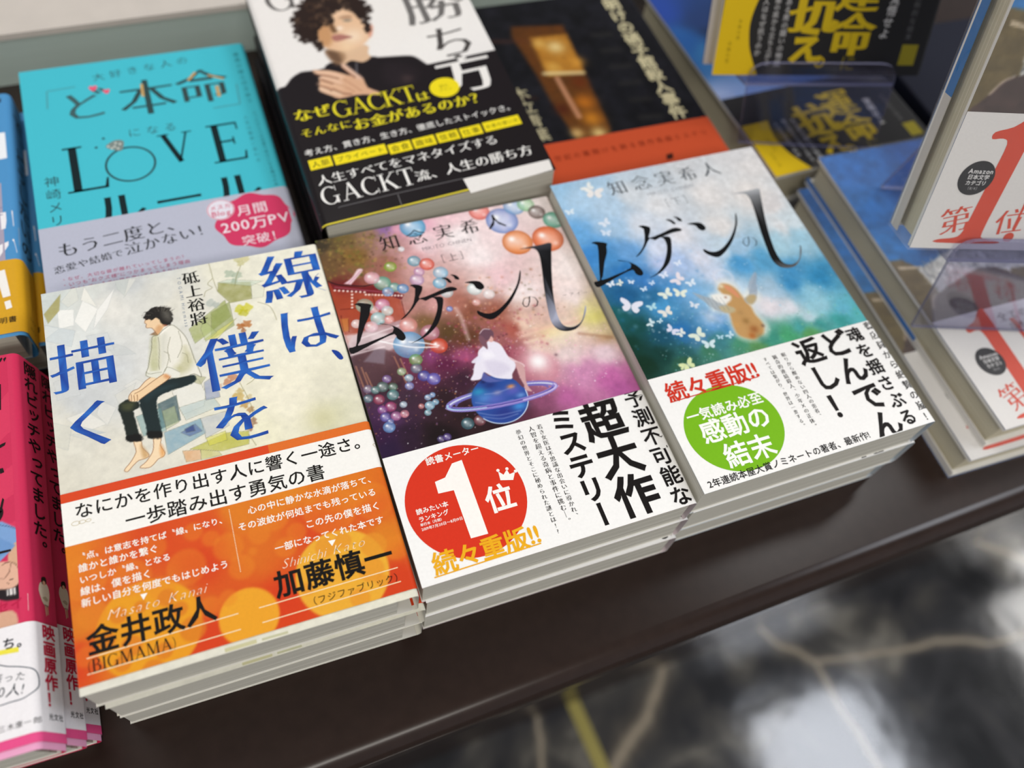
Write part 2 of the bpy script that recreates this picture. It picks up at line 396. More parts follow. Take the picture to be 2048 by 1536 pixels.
class Paint:
    """a painted picture in millimetres, later laid down as a fine coloured grid"""
    def __init__(self, x0, y0, x1, y1, res, col='ffffff', seed=1):
        self.xs = np.linspace(x0, x1, int((x1 - x0) / res) + 1); self.ys = np.linspace(y0, y1, int((y1 - y0) / res) + 1)
        self.a = np.zeros((len(self.ys), len(self.xs), 3)); self.a[:] = rgb(col); self.res = res
        self.R = np.random.RandomState(seed); self.X, self.Y = np.meshgrid(self.xs, self.ys)
    def noise(self, size, octv=4, gain=0.55, sx=1.0, sy=1.0, ang=0.0):
        out = np.zeros(self.X.shape); amp = 1; tot = 0
        ca, sa = math.cos(ang), math.sin(ang)
        X = (self.X * ca + self.Y * sa) / sx; Y = (-self.X * sa + self.Y * ca) / sy
        for o in range(octv):
            g = self.R.rand(64, 64); u = X / size + 31.7 * o + 7; w = Y / size + 17.3 * o + 5
            iu = np.floor(u).astype(int); iw = np.floor(w).astype(int); fu = u - iu; fw = w - iw
            fu = fu * fu * (3 - 2 * fu); fw = fw * fw * (3 - 2 * fw)
            A = g[iw % 64, iu % 64]; B = g[iw % 64, (iu + 1) % 64]; Cc = g[(iw + 1) % 64, iu % 64]; D = g[(iw + 1) % 64, (iu + 1) % 64]
            out += amp * ((A * (1 - fu) + B * fu) * (1 - fw) + (Cc * (1 - fu) + D * fu) * fw)
            tot += amp; amp *= gain; size /= 2
        return out / tot
    def wash(self, pts, power=3.0, warp=6.0, size=18):
        nx = (self.noise(size) - .5) * 2 * warp; ny = (self.noise(size) - .5) * 2 * warp
        X = self.X + nx; Y = self.Y + ny
        W = np.zeros(X.shape); A = np.zeros(self.a.shape)
        for x, y, c in pts:
            w = 1 / ((X - x) ** 2 + (Y - y) ** 2 + 4) ** (power / 2)
            W += w; A += w[..., None] * np.array(rgb(c))
        self.a = A / W[..., None]
    def grain(self, amp, size=2.0, octv=3, **k):
        n = self.noise(size, octv, **k); n = (n - n.mean()) / (n.std() + 1e-6)
        self.a = np.clip(self.a * (1 + amp * n[..., None]), 0, 1)
    def blend(self, mask, col, bb=None):
        c = np.array(rgb(col))
        if bb is None: self.a += (c - self.a) * mask[..., None]
        else:
            s = self.a[bb]; s += (c - s) * mask[..., None]
    def _bb(self, x0, y0, x1, y1):
        i0, i1 = np.searchsorted(self.xs, [x0, x1]); j0, j1 = np.searchsorted(self.ys, [y0, y1])
        return (slice(max(j0 - 1, 0), j1 + 1), slice(max(i0 - 1, 0), i1 + 1))
    def poly(self, pts, col, a=1.0, soft=0.3, sm=0, rough=0.0, tex=0.0):
        if sm: pts = catmull(pts, sm)
        p = np.array(pts); e = soft + 1 + rough
        bb = self._bb(p[:, 0].min() - e, p[:, 1].min() - e, p[:, 0].max() + e, p[:, 1].max() + e)
        X, Y = self.X[bb], self.Y[bb]
        if X.size == 0: return
        ins = np.zeros(X.shape, bool); d2 = np.full(X.shape, 1e9)
        for i in range(len(p)):
            ax, ay = p[i]; bx, by = p[(i + 1) % len(p)]
            if ay != by:
                c = ((ay > Y) != (by > Y)) & (X < (bx - ax) * (Y - ay) / (by - ay) + ax); ins ^= c
            dx, dy = bx - ax, by - ay; L = dx * dx + dy * dy + 1e-12
            t = np.clip(((X - ax) * dx + (Y - ay) * dy) / L, 0, 1)
            d2 = np.minimum(d2, (X - ax - t * dx) ** 2 + (Y - ay - t * dy) ** 2)
        sd = np.where(ins, 1, -1) * np.sqrt(d2)
        if rough: sd = sd + (self.noise(1.6, 3)[bb] - .5) * 2 * rough
        m = np.clip(0.5 + sd / (2 * soft), 0, 1) * a
        if tex: m = m * (1 - tex * self.noise(3, 3)[bb])
        self.blend(m, col, bb)
    def line(self, pts, w, col, a=1.0, soft=0.15, taper=False):
        p = np.array(pts); e = w + soft + 0.5
        bb = self._bb(p[:, 0].min() - e, p[:, 1].min() - e, p[:, 0].max() + e, p[:, 1].max() + e)
        X, Y = self.X[bb], self.Y[bb]
        if X.size == 0: return
        m = np.zeros(X.shape); n = len(p) - 1
        for i in range(n):
            ax, ay = p[i]; bx, by = p[i + 1]; dx, dy = bx - ax, by - ay; L = dx * dx + dy * dy + 1e-12
            t = np.clip(((X - ax) * dx + (Y - ay) * dy) / L, 0, 1)
            d = np.sqrt((X - ax - t * dx) ** 2 + (Y - ay - t * dy) ** 2)
            ww = w * (1 - (i + t) / n) if taper else w
            m = np.maximum(m, np.clip(0.5 + (ww / 2 - d) / (2 * soft), 0, 1))
        self.blend(m * a, col, bb)
    def blob(self, x, y, r, col, a=1.0, ry=None, fall=1.0):
        ry = ry or r; bb = self._bb(x - r * 2, y - ry * 2, x + r * 2, y + ry * 2)
        X, Y = self.X[bb], self.Y[bb]
        if X.size == 0: return
        d = np.sqrt(((X - x) / r) ** 2 + ((Y - y) / ry) ** 2)
        self.blend(a * np.exp(-(d ** 2) * 1.4 * fall), col, bb)
    def disc(self, x, y, r, col, a=1.0, soft=0.2, ry=None):
        ry = ry or r; e = soft + .6; bb = self._bb(x - r - e, y - ry - e, x + r + e, y + ry + e)
        X, Y = self.X[bb], self.Y[bb]
        if X.size == 0: return
        d = (np.sqrt(((X - x) / r) ** 2 + ((Y - y) / ry) ** 2) - 1) * min(r, ry)
        self.blend(np.clip(0.5 - d / (2 * soft), 0, 1) * a, col, bb)
    def ball(self, x, y, r, col, a=0.9):
        """a painted glass bubble: tinted body, darker rim, white highlight"""
        bb = self._bb(x - r - 1, y - r - 1, x + r + 1, y + r + 1); X, Y = self.X[bb], self.Y[bb]
        if X.size == 0: return
        d = np.sqrt((X - x) ** 2 + (Y - y) ** 2) / r
        n = self.noise(r, 3)[bb]
        ins = np.clip(0.5 - (d - 1) * r / 0.3, 0, 1)
        c = np.array(rgb(col)); w = np.ones(3)
        self.blend(ins * a * np.clip(0.45 + 0.6 * n, 0, 1), c, bb)
        self.blend(ins * np.clip(1 - d * 1.2, 0, 1) * 0.45, w, bb)
        self.blend(ins * np.clip(d ** 5, 0, 1) * 0.6, c * 0.72, bb)
        self.blob(x - r * .28, y + r * .35, r * .26, w, 0.95)
        self.blob(x + r * .35, y - r * .45, r * .2, w, 0.45)
    def specks(self, n, box, smin, smax, cols, a=0.9):
        x0, y0, x1, y1 = box
        for _ in range(n):
            self.blob(self.R.uniform(x0, x1), self.R.uniform(y0, y1), self.R.uniform(smin, smax), cols[self.R.randint(len(cols))], a * self.R.uniform(.4, 1))

# ---------------------------------------------------------------- books
def wrap_map(w, t, r, side):
    arc = r * math.pi / 2
    def f(v):
        v = np.array(v, float); x = v[:, 0].copy(); h = v[:, 2]
        if side == 'L': x = w - x
        X = x.copy(); Z = t + h
        s = x - (w - r)
        m = (s > 0) & (s <= arc); ph = s[m] / r
        X[m] = w - r + (r + h[m]) * np.sin(ph); Z[m] = t - r + (r + h[m]) * np.cos(ph)
        s2 = s - arc; st = t - 2 * r
        m = (s2 > 0) & (s2 <= st); X[m] = w + h[m]; Z[m] = t - r - s2[m]
        s3 = s2 - st
        m = (s3 > 0) & (s3 <= arc); ph = s3[m] / r
        X[m] = w - r + (r + h[m]) * np.cos(ph); Z[m] = r - (r + h[m]) * np.sin(ph)
        s4 = s3 - arc
        m = s4 > 0; X[m] = w - r - s4[m]; Z[m] = -h[m]
        if side == 'L': X = w - X
        return np.column_stack([X, v[:, 1], Z])
    return f
def wrap_xs(w, t, r, side):
    arc = r * math.pi / 2; a = w - r; b = a + arc; c = b + t - 2 * r; d = c + arc; e = d + (w - r)
    xs = [0] + [a * i / 4 for i in range(1, 4)] + list(np.linspace(a, b, 7)) + list(np.linspace(c, d, 7))[(0 if t - 2 * r > 0.01 else 1):] + [e]
    if side == 'L': xs = [w - x for x in xs][::-1]
    return xs
def spine_u(w, t, r): return w - r + r * math.pi / 2 + (t - 2 * r) / 2

def book(name, label, pose, w, h, t, side='R', r=4.0, jacket=None, base='f0ede2', band=None, band_y=None, band_col='f4f3f0',
         group=None, hard=False, page=None, mat=None, bmat=None, film=False, rot=None, gap=2.5, lean=0.0, flap=None):
    x, y, z, yaw = pose
    if rot is None:
        root = empty(name, label, 'book', (x, y, z - t * MM), (0, 0, yaw), group)
    else:
        root = empty(name, label, 'book', (x, y, z), rot, group)
    zo = 0.0
    mp0 = wrap_map(w, t, r, side)
    def shift(v):
        v = np.array(v, float)
        if lean: v[:, 0] -= lean * v[:, 2] / t
        return v
    mp = lambda q: shift(mp0(q))
    S = Sheet(mat); S.xs = wrap_xs(w, t, r, side); S.paper(0, 0, w, h, base, xs=S.xs, h=0.0)
    if jacket: jacket(S)
    S.build('jacket', root, mp, mat)
    if band_y is not None:
        S = Sheet(bmat or M_PRINT); S.xs = wrap_xs(w, t, r, side); S.paper(0, band_y[0], w, band_y[1], band_col, xs=wrap_xs(w, t, r, side), h=0.35)
        n0 = len(S.v)
        if band: band(S)
        for q in range(n0, len(S.v)): S.v[q][:, 2] += 0.37
        S.build('paper_band', root, mp, bmat or M_PRINT)
    pg = page or M_PAGE
    o = 3.0 if hard else 0.7
    px0, px1 = (o, w - max(r * 0.7, gap)) if side == 'R' else (max(r * 0.7, gap), w - o)
    bt = 2.3 if hard else 0.35
    v, f = box_vf(px0, o, 0.2 + bt, px1, h - o, t - 0.2 - bt)
    mesh_obj('page_block', shift(v) * MM, f, pg, root)
    a, b = (0.25, w - r * 1.05) if side == 'R' else (r * 1.05, w - 0.25)
    v1, f1 = box_vf(a, 0.25, t - 0.12 - bt, b, h - 0.25, t - 0.12)
    v2, f2 = box_vf(a, 0.25, 0.12, b, h - 0.25, 0.12 + bt)
    if hard:
        mesh_obj('cover_board', shift(v1) * MM, f1, M_BOARD, root)
        mesh_obj('cover_board', shift(v2) * MM, f2, M_BOARD, root)
    else:
        mesh_obj('soft_cover', shift(v1 + v2) * MM, f1 + [tuple(i + 8 for i in q) for q in f2], M_BOARD, root)
    if flap:
        yb, ca, cb, dp = flap
        va, fa = box_vf(-.25, .4, 2.4, .15, yb, 2.4 + dp); vb_, fb = box_vf(-.25, yb, 2.4, .15, h - .4, 2.4 + dp)
        mesh_obj('jacket_flap', np.array(va + vb_) * MM, fa + [tuple(i + 8 for i in q) for q in fb], M_PRINT, root,
                 colors=[(*lin(rgb(ca)), 1)] * 8 + [(*lin(rgb(cb)), 1)] * 8)
    if film:
        e = 0.9; nx, ny = 26, 34
        vs, fs = [], []
        rnd = random.Random(7)
        def patch(fn, nu, nv, amp):
            n = len(vs)
            for j in range(nv + 1):
                for i in range(nu + 1):
                    p = list(fn(i / nu, j / nv))
                    if 0 < i < nu and 0 < j < nv: p = [q + rnd.uniform(-amp, amp) for q in p]
                    vs.append([q * MM for q in p])
            for j in range(nv):
                for i in range(nu):
                    k = n + j * (nu + 1) + i; fs.append((k, k + 1, k + nu + 2, k + nu + 1))
        patch(lambda u, q: (-e + u * (w + 2 * e), -e + q * (h + 2 * e), t + e), 22, 30, .12)
        patch(lambda u, q: (-e + u * (w + 2 * e), -e, -.1 + q * (t + e)), 22, 5, .7)
        patch(lambda u, q: (-e, -e + u * (h + 2 * e), -.1 + q * (t + e)), 34, 5, .8)
        mesh_obj('shrink_wrap', vs, fs, M_FILM, root, smooth=True)
    return root
def more(root, name_pose, label, t):
    x, y, z, yaw = name_pose
    return copy_thing(root, (x, y, z - t * MM), (0, 0, yaw), label)

# ================================================================ cream book: seated figure and blue brush title
W, H = 128.6, 188.3
P = Paint(0, 0, W, H, 0.34, 'ece9db', 11)
P.wash([(2,183,'cfd6d2'),(17,185,'d9dcd6'),(37,185,'c9cccb'),(29,171,'e6e4dc'),(48,179,'dcdbd2'),(44,142,'dcdcd8'),(13,161,'dfe2de'),(21,141,'d3d6d6'),(15,128,'cdd0d0'),(7,112,'dedbce'),(-1,105,'e2dfd0'),(22,96,'e0dccd'),(46,113,'e6e2d4'),(82,183,'e8e5d2'),(102,172,'efecd9'),(118,148,'f1eddb'),(109,127,'f0ecd8'),(97,106,'f1ecd6'),(82,91,'ebe7cb'),(116,100,'e4e0cb'),(118,90,'dcdabf'),(-0,86,'dcd8c8'),(59,170,'e2dfd2'),(55,195,'d2d6d2')], 3.0, 7, 16)
P.grain(0.012, 3)
# watercolour sheets of paper drifting at the left
for pts, c, a in [
 ([(6.1,177.5),(13.2,176.0),(12.6,167.0),(6.0,166.5)], 'f7f6f0', .95), ([(12.8,169.0),(17.5,180.6),(23.6,173.5),(17.0,161.8)], 'f6f5ef', .95), ([(22.9,172.9),(32.0,184.2),(27.5,172.5),(20.3,162.2)], 'f4f3ee', .9),
 ([(18.8,188.1),(23.4,174.6),(16.6,180.6)], 'f2f0e6', .9), ([(0.4,170.2),(6.2,166.7),(-0.2,162.3),(-0.3,166.3)], 'f2f0e6', .8), ([(0.4,176.4),(8.3,186.4),(7.0,176.8),(1.8,170.7)], 'a59c58', .85),
 ([(8.1,181.7),(15.1,190.6),(15.8,180.8),(10.9,177.8)], 'dfe0d6', .8), ([(5.2,118.8),(13.3,120.3),(21.2,111.7),(11.6,109.9)], 'eceae2', .8), ([(9.1,114.1),(20.0,107.5),(15.7,107.8)], 'b9c6cf', .7),
 ([(5.3,110.8),(18.6,107.9),(12.0,106.2)], 'cfd2cd', .6), ([(29.7,128.8),(35.3,131.2),(41.4,125.6),(36.8,119.3)], 'e6e4dc', .6), ([(25.6,125.2),(35.0,129.3),(32.0,122.5),(27.1,119.2)], 'd9d8cf', .7),
 ([(22.8,156.2),(32.8,149.5),(36.9,144.5),(27.8,145.9)], 'c9cdcb', .6), ([(17.0,159.8),(26.2,159.4),(28.1,148.8),(19.3,152.1)], 'd0d5d6', .6), ([(1.7,138.4),(10.7,140.7),(11.9,129.0),(2.4,128.8)], 'd4d7d6', .5),
 ([(19.5,124.1),(25.6,118.7),(21.1,110.8),(17.4,117.3)], 'e9e7df', .6), ([(0.4,170.2),(12.8,163.9),(10.5,155.4),(0.5,161.1)], 'c2cfd6', .45), ([(-1.9,119.0),(7.0,113.9),(4.6,103.0),(-1.4,107.3)], 'd2d2c6', .5),
 ([(32.4,188.5),(40.4,187.6),(36.0,177.8),(33.0,182.9)], 'c6ccc6', .6), ([(38.8,188.0),(42.0,187.2),(35.1,176.9)], 'e4e3da', .7)]:
    P.poly(pts, c, a, .25, tex=.25)
    P.line(pts + pts[:1], .16, '9aa0a0', .35)
# glass blocks and ivy at the right of the figure
for pts, c, a in [
 ([(77.1,170.4),(78.2,175.6),(93.1,172.4),(91.9,162.3),(81.6,162.3)], '8f9049', .85), ([(93.1,172.4),(98.9,167.9),(97.1,162.2),(91.9,162.3)], 'dfe0cc', .8), ([(78.0,175.7),(82.7,176.4),(98.9,171.6),(92.6,170.0)], 'c9d8c6', .8),
 ([(61.1,152.1),(79.5,164.6),(80.7,154.6),(62.6,143.5)], '9aa559', .8), ([(72.3,158.9),(81.3,163.0),(81.4,149.1),(69.9,143.8)], '86944a', .7), ([(66.8,144.6),(82.9,152.9),(72.2,143.2)], 'd8d66e', .8),
 ([(66.2,151.0),(68.5,155.6),(72.9,147.2),(67.4,143.4)], 'b2c07c', .7), ([(49.1,120.7),(61.2,124.1),(63.1,115.9),(61.3,109.7),(51.9,107.7)], 'e9e8df', .9), ([(42.4,115.9),(50.7,118.3),(50.8,105.2),(42.2,103.1)], '2f4c55', .85),
 ([(43.8,111.8),(49.2,113.1),(49.9,104.5),(44.4,102.4)], 'a9b58c', .8), ([(33.0,112.0),(43.6,113.7),(44.3,101.6),(34.7,101.6)], '6f9a9c', .7), ([(50.9,111.7),(65.8,113.3),(68.0,107.9),(52.9,104.6)], 'b9c9c6', .8),
 ([(63.2,121.6),(68.3,124.2),(68.7,112.4),(62.5,112.3)], '8a96b9', .75), ([(43.1,101.0),(58.9,103.9),(60.0,96.2),(43.4,90.0)], '7da3b6', .9), ([(49.9,99.1),(56.3,101.8),(58.7,97.5),(53.2,96.3)], '5a6f9e', .8),
 ([(51.6,100.4),(55.5,101.6),(55.8,98.3),(52.0,98.5)], '2f3f78', .8), ([(58.9,103.9),(69.7,104.6),(70.0,97.1),(59.6,93.6)], 'b5bcc4', .7), ([(52.3,90.1),(68.3,93.9),(77.6,92.2),(76.6,85.9),(65.0,85.6)], 'b7b544', .9),
 ([(59.6,93.6),(68.1,94.9),(68.1,90.3),(60.4,89.4)], 'd6d24e', .7), ([(49.3,90.1),(56.5,88.7),(56.2,83.9),(50.0,84.4)], 'dca06a', .8), ([(56.5,88.7),(63.6,86.0),(64.7,83.7),(56.2,83.9)], 'c4c06e', .8),
 ([(60.0,126.4),(64.4,124.2),(61.6,121.1),(59.1,122.8)], '9a9a60', .6)]:
    P.poly(pts, c, a, .3, tex=.45); P.line(pts + pts[:1], .16, '6c6a52', .5)


for (x, y, r), c in zip([(89.4,187.8,2.05),(93.0,187.4,2.22),(90.6,185.0,1.87),(84.3,179.7,2.36),(87.6,177.8,2.19),(85.8,174.8,1.51),(72.8,164.6,2.13),(75.0,163.0,1.80),(85.2,157.7,2.31),(88.7,157.7,2.48),(86.6,155.2,2.14),(84.0,147.9,1.79),(86.9,148.5,2.13),(84.8,145.1,1.30),(75.7,121.2,2.04),(73.0,119.0,1.88),(77.8,119.6,1.57),(76.2,110.4,2.33),(78.2,106.0,2.01),(80.3,102.6,1.55),(79.9,96.2,2.00),(78.3,93.8,1.68),(68.9,118.2,1.56),(77.4,112.9,1.72),(80.7,109.1,1.40)],
    ['c9c48e','cfc892','c4bf86','a9b8a2','a3b39c','9fb09a','b4bcb4','b0b8b0','c6c21e','cdc62a','b9b418','a8602a','b56a30','96542a','c07a56','b8714c','caa06c','c6a24e','b88a44','a97c4a','96644a','8a5a44','cfa890','c8b070','c9b684']):
    P.poly([(x + r * (1 + .28 * math.sin(k * 2.5 + x)) * math.cos(k * math.pi / 6), y + r * (1 + .28 * math.cos(k * 2.1 + y)) * math.sin(k * math.pi / 6)) for k in range(12)], c, .85, .3, sm=3, tex=.4)
for pts in [[(90.4,183.5),(87.1,177.0),(85.5,171.8)], [(75.9,188.8),(76.3,178.6),(77.1,170.6)], [(94.1,159.7),(98.6,156.4),(100.2,151.7),(100.6,147.3)], [(75.9,178.7),(73.4,176.0),(75.1,173.3),(71.9,171.9),(70.6,169.0)], [(81.1,115.8),(83.7,117.0),(85.2,118.6),(83.2,118.6)], [(78.2,117.5),(80.8,105.3),(80.5,95.1)], [(77.3,90.5),(79.3,84.5)]]:
    P.line(catopen(pts), .3, '8a8458', .7)
# the seated figure
tr = '2b2a26'
sh = [(49.9,154.6),(53.9,156.5),(56.7,153.2),(59.0,148.4),(60.2,142.3),(61.0,135.3),(62.0,129.7),(62.6,124.9),(59.8,127.3),(56.6,127.0),(52.4,127.1),(49.4,127.8),(43.4,129.3),(39.6,131.9),(41.1,136.0),(42.3,140.9),(43.8,145.9),(44.8,151.8),(47.2,152.2)]
P.poly([(48.3,127.4),(54.5,127.1),(59.7,126.8),(59.5,123.1),(54.3,121.9),(49.5,121.2),(43.1,119.2),(41.8,113.3),(42.2,106.3),(42.1,99.1),(40.4,98.8),(36.9,99.9),(36.5,102.4),(35.9,111.8),(35.0,119.6),(36.4,121.1),(42.9,125.7)], '1c2a2c', 1, .3, sm=3, rough=.4)
P.poly([(30.8,121.5),(35.0,119.0),(34.5,116.2),(32.3,114.8),(32.6,109.6),(33.1,103.4),(33.7,99.6),(30.7,99.7),(28.2,101.1),(27.9,106.1),(27.0,114.3),(26.3,118.2),(27.9,120.3)], '1d2521', 1, .3, sm=3, rough=.4)
P.poly([(27.8,120.0),(33.0,119.5),(32.1,116.0),(28.2,116.7)], '7d7c44', .55, 1.2, sm=3, tex=.6)
P.poly([(38.6,123.6),(44.8,124.5),(52.0,123.8),(43.4,121.1),(38.0,118.7)], '2f4a50', .5, 1.2, sm=3, tex=.5)
P.poly([(43.9,153.4),(47.6,155.2),(47.4,151.8)], '8a6a50', .9, .3)
P.poly([(43.5,162.9),(42.6,160.8),(43.2,159.5),(42.8,158.4),(43.4,157.4),(45.2,156.9),(46.3,154.8),(47.2,152.5),(48.6,152.9),(50.6,155.8),(50.7,160.7),(47.8,162.5)], 'f0cfa6', 1, .3, sm=3)
P.poly([(46.3,154.8),(48.2,157.8),(50.2,156.6),(49.2,153.1),(47.5,152.5)], 'd29a68', .7, .8, sm=3)
P.poly([(50.5,159.0),(53.0,157.3),(52.2,155.9),(50.5,156.9)], '8a3c1c', .8, .6, sm=3)
P.poly([(42.7,163.5),(43.9,166.0),(45.7,167.8),(48.5,168.4),(51.7,167.9),(54.7,165.7),(55.4,162.3),(54.8,158.6),(53.2,156.9),(49.9,158.1),(48.9,160.8),(47.7,162.2),(46.0,161.6),(44.6,162.6),(43.4,162.2),(43.0,162.7)], '23201e', 1, .25, rough=1.0)
P.poly([(51.0,167.0),(54.0,165.2),(54.9,161.7),(53.7,158.9),(51.3,161.2)], '8f8c80', .65, 1.5, sm=3, tex=.5)
for k in range(40):
    (hx0, hy0), (hx1, hy1) = [(43.6,163.3),(55.5,165.9)]; a = P.R.uniform(.15, 3.0); cx_, cy_ = [(49.2,163.6)][0]
    P.line([(cx_ + 4 * math.cos(a), cy_ + 2 * math.sin(a)), (cx_ + 7.6 * math.cos(a + .12), cy_ + 5.2 * math.sin(a + .12))], .3, ['3a3630', '141210', '6a665c'][k % 3], .7, taper=True)
for x, y in [(42.8,163.6),(43.3,162.8),(44.1,162.4),(45.0,162.2),(45.7,161.4)]: P.line([(x + 1.2, y + 2), (x - .4, y - .6)], .35, '1a1816', .9, taper=True)
P.poly(sh, 'ece9dc', 1, .3, sm=3)
P.poly([(44.4,151.2),(47.4,151.8),(46.7,144.5),(45.7,134.7),(43.4,132.7),(41.7,135.8)], '9da05e', .6, 1.2, sm=3, tex=.5)
P.poly([(57.4,143.0),(59.2,141.2),(60.2,133.5),(56.9,129.1),(52.7,128.9),(52.2,133.0),(55.3,136.1)], 'a8a468', .6, 1.6, sm=3, tex=.5)
P.poly([(48.4,150.9),(51.1,151.5),(49.1,140.5),(47.0,133.0),(47.0,141.0)], 'c4c4b4', .5, 1.5, sm=3)
P.poly([(47.7,134.2),(49.3,134.4),(53.9,129.9),(52.5,127.3),(49.5,128.4),(46.8,131.1)], 'e9e8dc', .95, .3, sm=3)
P.poly([(40.1,133.6),(44.9,132.9),(46.5,131.2),(45.7,128.8),(43.6,129.0),(39.6,131.4)], 'e2e2d4', .95, .3, sm=3)
P.poly([(48.1,153.0),(50.4,155.9),(52.9,156.8),(53.3,155.7),(50.9,153.7),(48.4,152.2)], 'f4f1e6', 1, .2)
for pts in [sh + sh[:1]]: P.line(catmull(pts, 3), .28, '6e6c54', .8)
for pts in [[(48.8,142.6),(50.6,140.1),(48.7,133.9),(47.4,131.6)], [(52.5,149.8),(50.5,143.5),(50.6,136.1)], [(47.3,151.1),(47.0,144.4),(45.8,137.3),(45.5,133.4)], [(56.5,152.2),(56.9,143.8),(54.0,137.8)], [(46.8,131.1),(49.2,133.8),(53.9,129.9)], [(39.9,133.7),(41.2,132.3),(46.4,131.9)], [(56.4,139.9),(58.2,138.0),(58.2,134.0)]]:
    P.line(catopen(pts), .22, '77745a', .7)
P.poly([(41.2,130.3),(44.1,128.7),(41.4,125.4),(38.0,122.5),(34.8,119.6),(31.4,120.5),(31.2,122.8),(33.0,125.2),(35.8,126.0),(38.7,128.8)], 'f3d6ae', 1, .25, sm=3)
P.poly([(47.0,130.7),(49.5,128.4),(47.8,126.9),(43.9,124.8),(38.4,121.8),(35.4,120.1),(33.8,119.9),(32.8,121.4),(33.5,123.7),(36.7,124.8),(41.7,127.9)], 'f0cfa4', 1, .25, sm=3)
P.poly([(47.7,130.5),(49.6,128.7),(48.4,127.8),(47.0,129.1)], 'c8743c', .6, .8, sm=3)
for pts in [[(41.2,130.3),(38.7,128.8),(35.8,126.0),(33.0,125.2),(31.2,122.8),(31.4,120.5)], [(47.0,130.7),(41.7,127.9),(36.7,124.8),(33.8,123.7)], [(49.5,128.4),(47.8,126.9),(43.9,124.8),(38.4,121.8),(35.4,120.1)], [(32.3,123.5),(32.1,120.3)], [(33.4,122.8),(33.4,120.0)], [(34.7,122.8),(34.5,119.8)], [(43.5,162.9),(42.6,160.8),(43.2,159.5),(42.8,158.4),(43.4,157.4),(45.2,156.9),(46.3,154.8),(47.2,152.5)]]:
    P.line(catopen(pts), .26, '7a4a2c', .85)
for ft in [[(30.5,100.2),(33.5,99.4),(33.6,96.3),(35.9,92.1),(34.5,90.8),(31.5,90.5),(28.9,88.6),(26.7,86.6),(25.4,87.2),(25.9,88.3),(28.4,90.8),(30.8,94.5),(30.9,96.8)], [(38.6,99.9),(41.5,98.7),(40.9,95.2),(42.2,91.5),(41.4,89.7),(39.2,89.0),(36.9,86.9),(34.9,86.0),(31.8,86.8),(32.1,87.7),(34.3,89.1),(37.2,92.7),(38.2,95.9)]]:
    P.poly(ft, 'f4dab4', 1, .25, sm=3); P.line(catmull(ft + ft[:1], 3), .26, '8a5430', .8)
P.poly([(33.2,98.0),(35.7,92.2),(33.6,91.0),(33.0,93.8)], 'b98a50', .6, .8, sm=3)
P.poly([(41.3,95.7),(42.2,91.5),(40.7,89.6),(40.4,92.9)], 'dd8a3a', .6, .8, sm=3)
P.poly([(36.6,103.3),(42.1,102.1),(42.0,98.8),(36.9,99.8)], '10100f', .9, .4, sm=3, rough=.5)
P.poly([(28.5,103.8),(33.7,102.6),(33.7,99.5),(28.1,100.9)], '10100f', .9, .4, sm=3, rough=.5)
P.blob(*[(109.4,89.8)][0], 9, 'c9c48e', .5)
def bo_jacket(S):
    S.art(P)
    B1, B2 = '1b3f97', '2d6fc8'
    S.t('線', [(97.0,171.3),(129.2,171.4)], B1, 1.0, 0.004, 1, c2=B2)
    S.t('は', [(99.3,139.6),(127.0,138.9)], B1, 1.05, 0.002, 1, c2=B2)
    S.smooth([(121.5,124.0),(124.4,122.6),(125.8,118.7),(124.5,117.8),(123.2,119.2)], B1, 3)
    S.t('僕', [(61.4,130.4),(93.4,129.6)], B1, 1.0, 0.004, 1, c2=B2)
    S.t('を', [(63.6,100.2),(89.0,99.0)], B1, 1.08, 0.006, 1, c2=B2)
    S.t('描', [(0.4,144.9),(29.2,144.3)], B1, 1.0, 0.004, 1, c2=B2)
    S.t('く', [(3.4,114.0),(26.5,113.1)], B1, 1.15, 0.008, 1, c2=B2)
    S.t('砥上裕將', [(66.5,185.7),(66.3,152.8)], '14140f', .98, 0.006, 1, vert=True)
    S.t('TOGAMI Hiromasa', [(60.9,183.8),(60.6,153.3)], '6a7f9a', .62, -0.006, 0)
    S.poly([(52, .4), (64, .4), (64, 1.9), (52, 1.9)], 'c9c59c', 1); S.line([(66, 1.1), (76, 1.0)], 1.0, 'c4c3a0', 1)
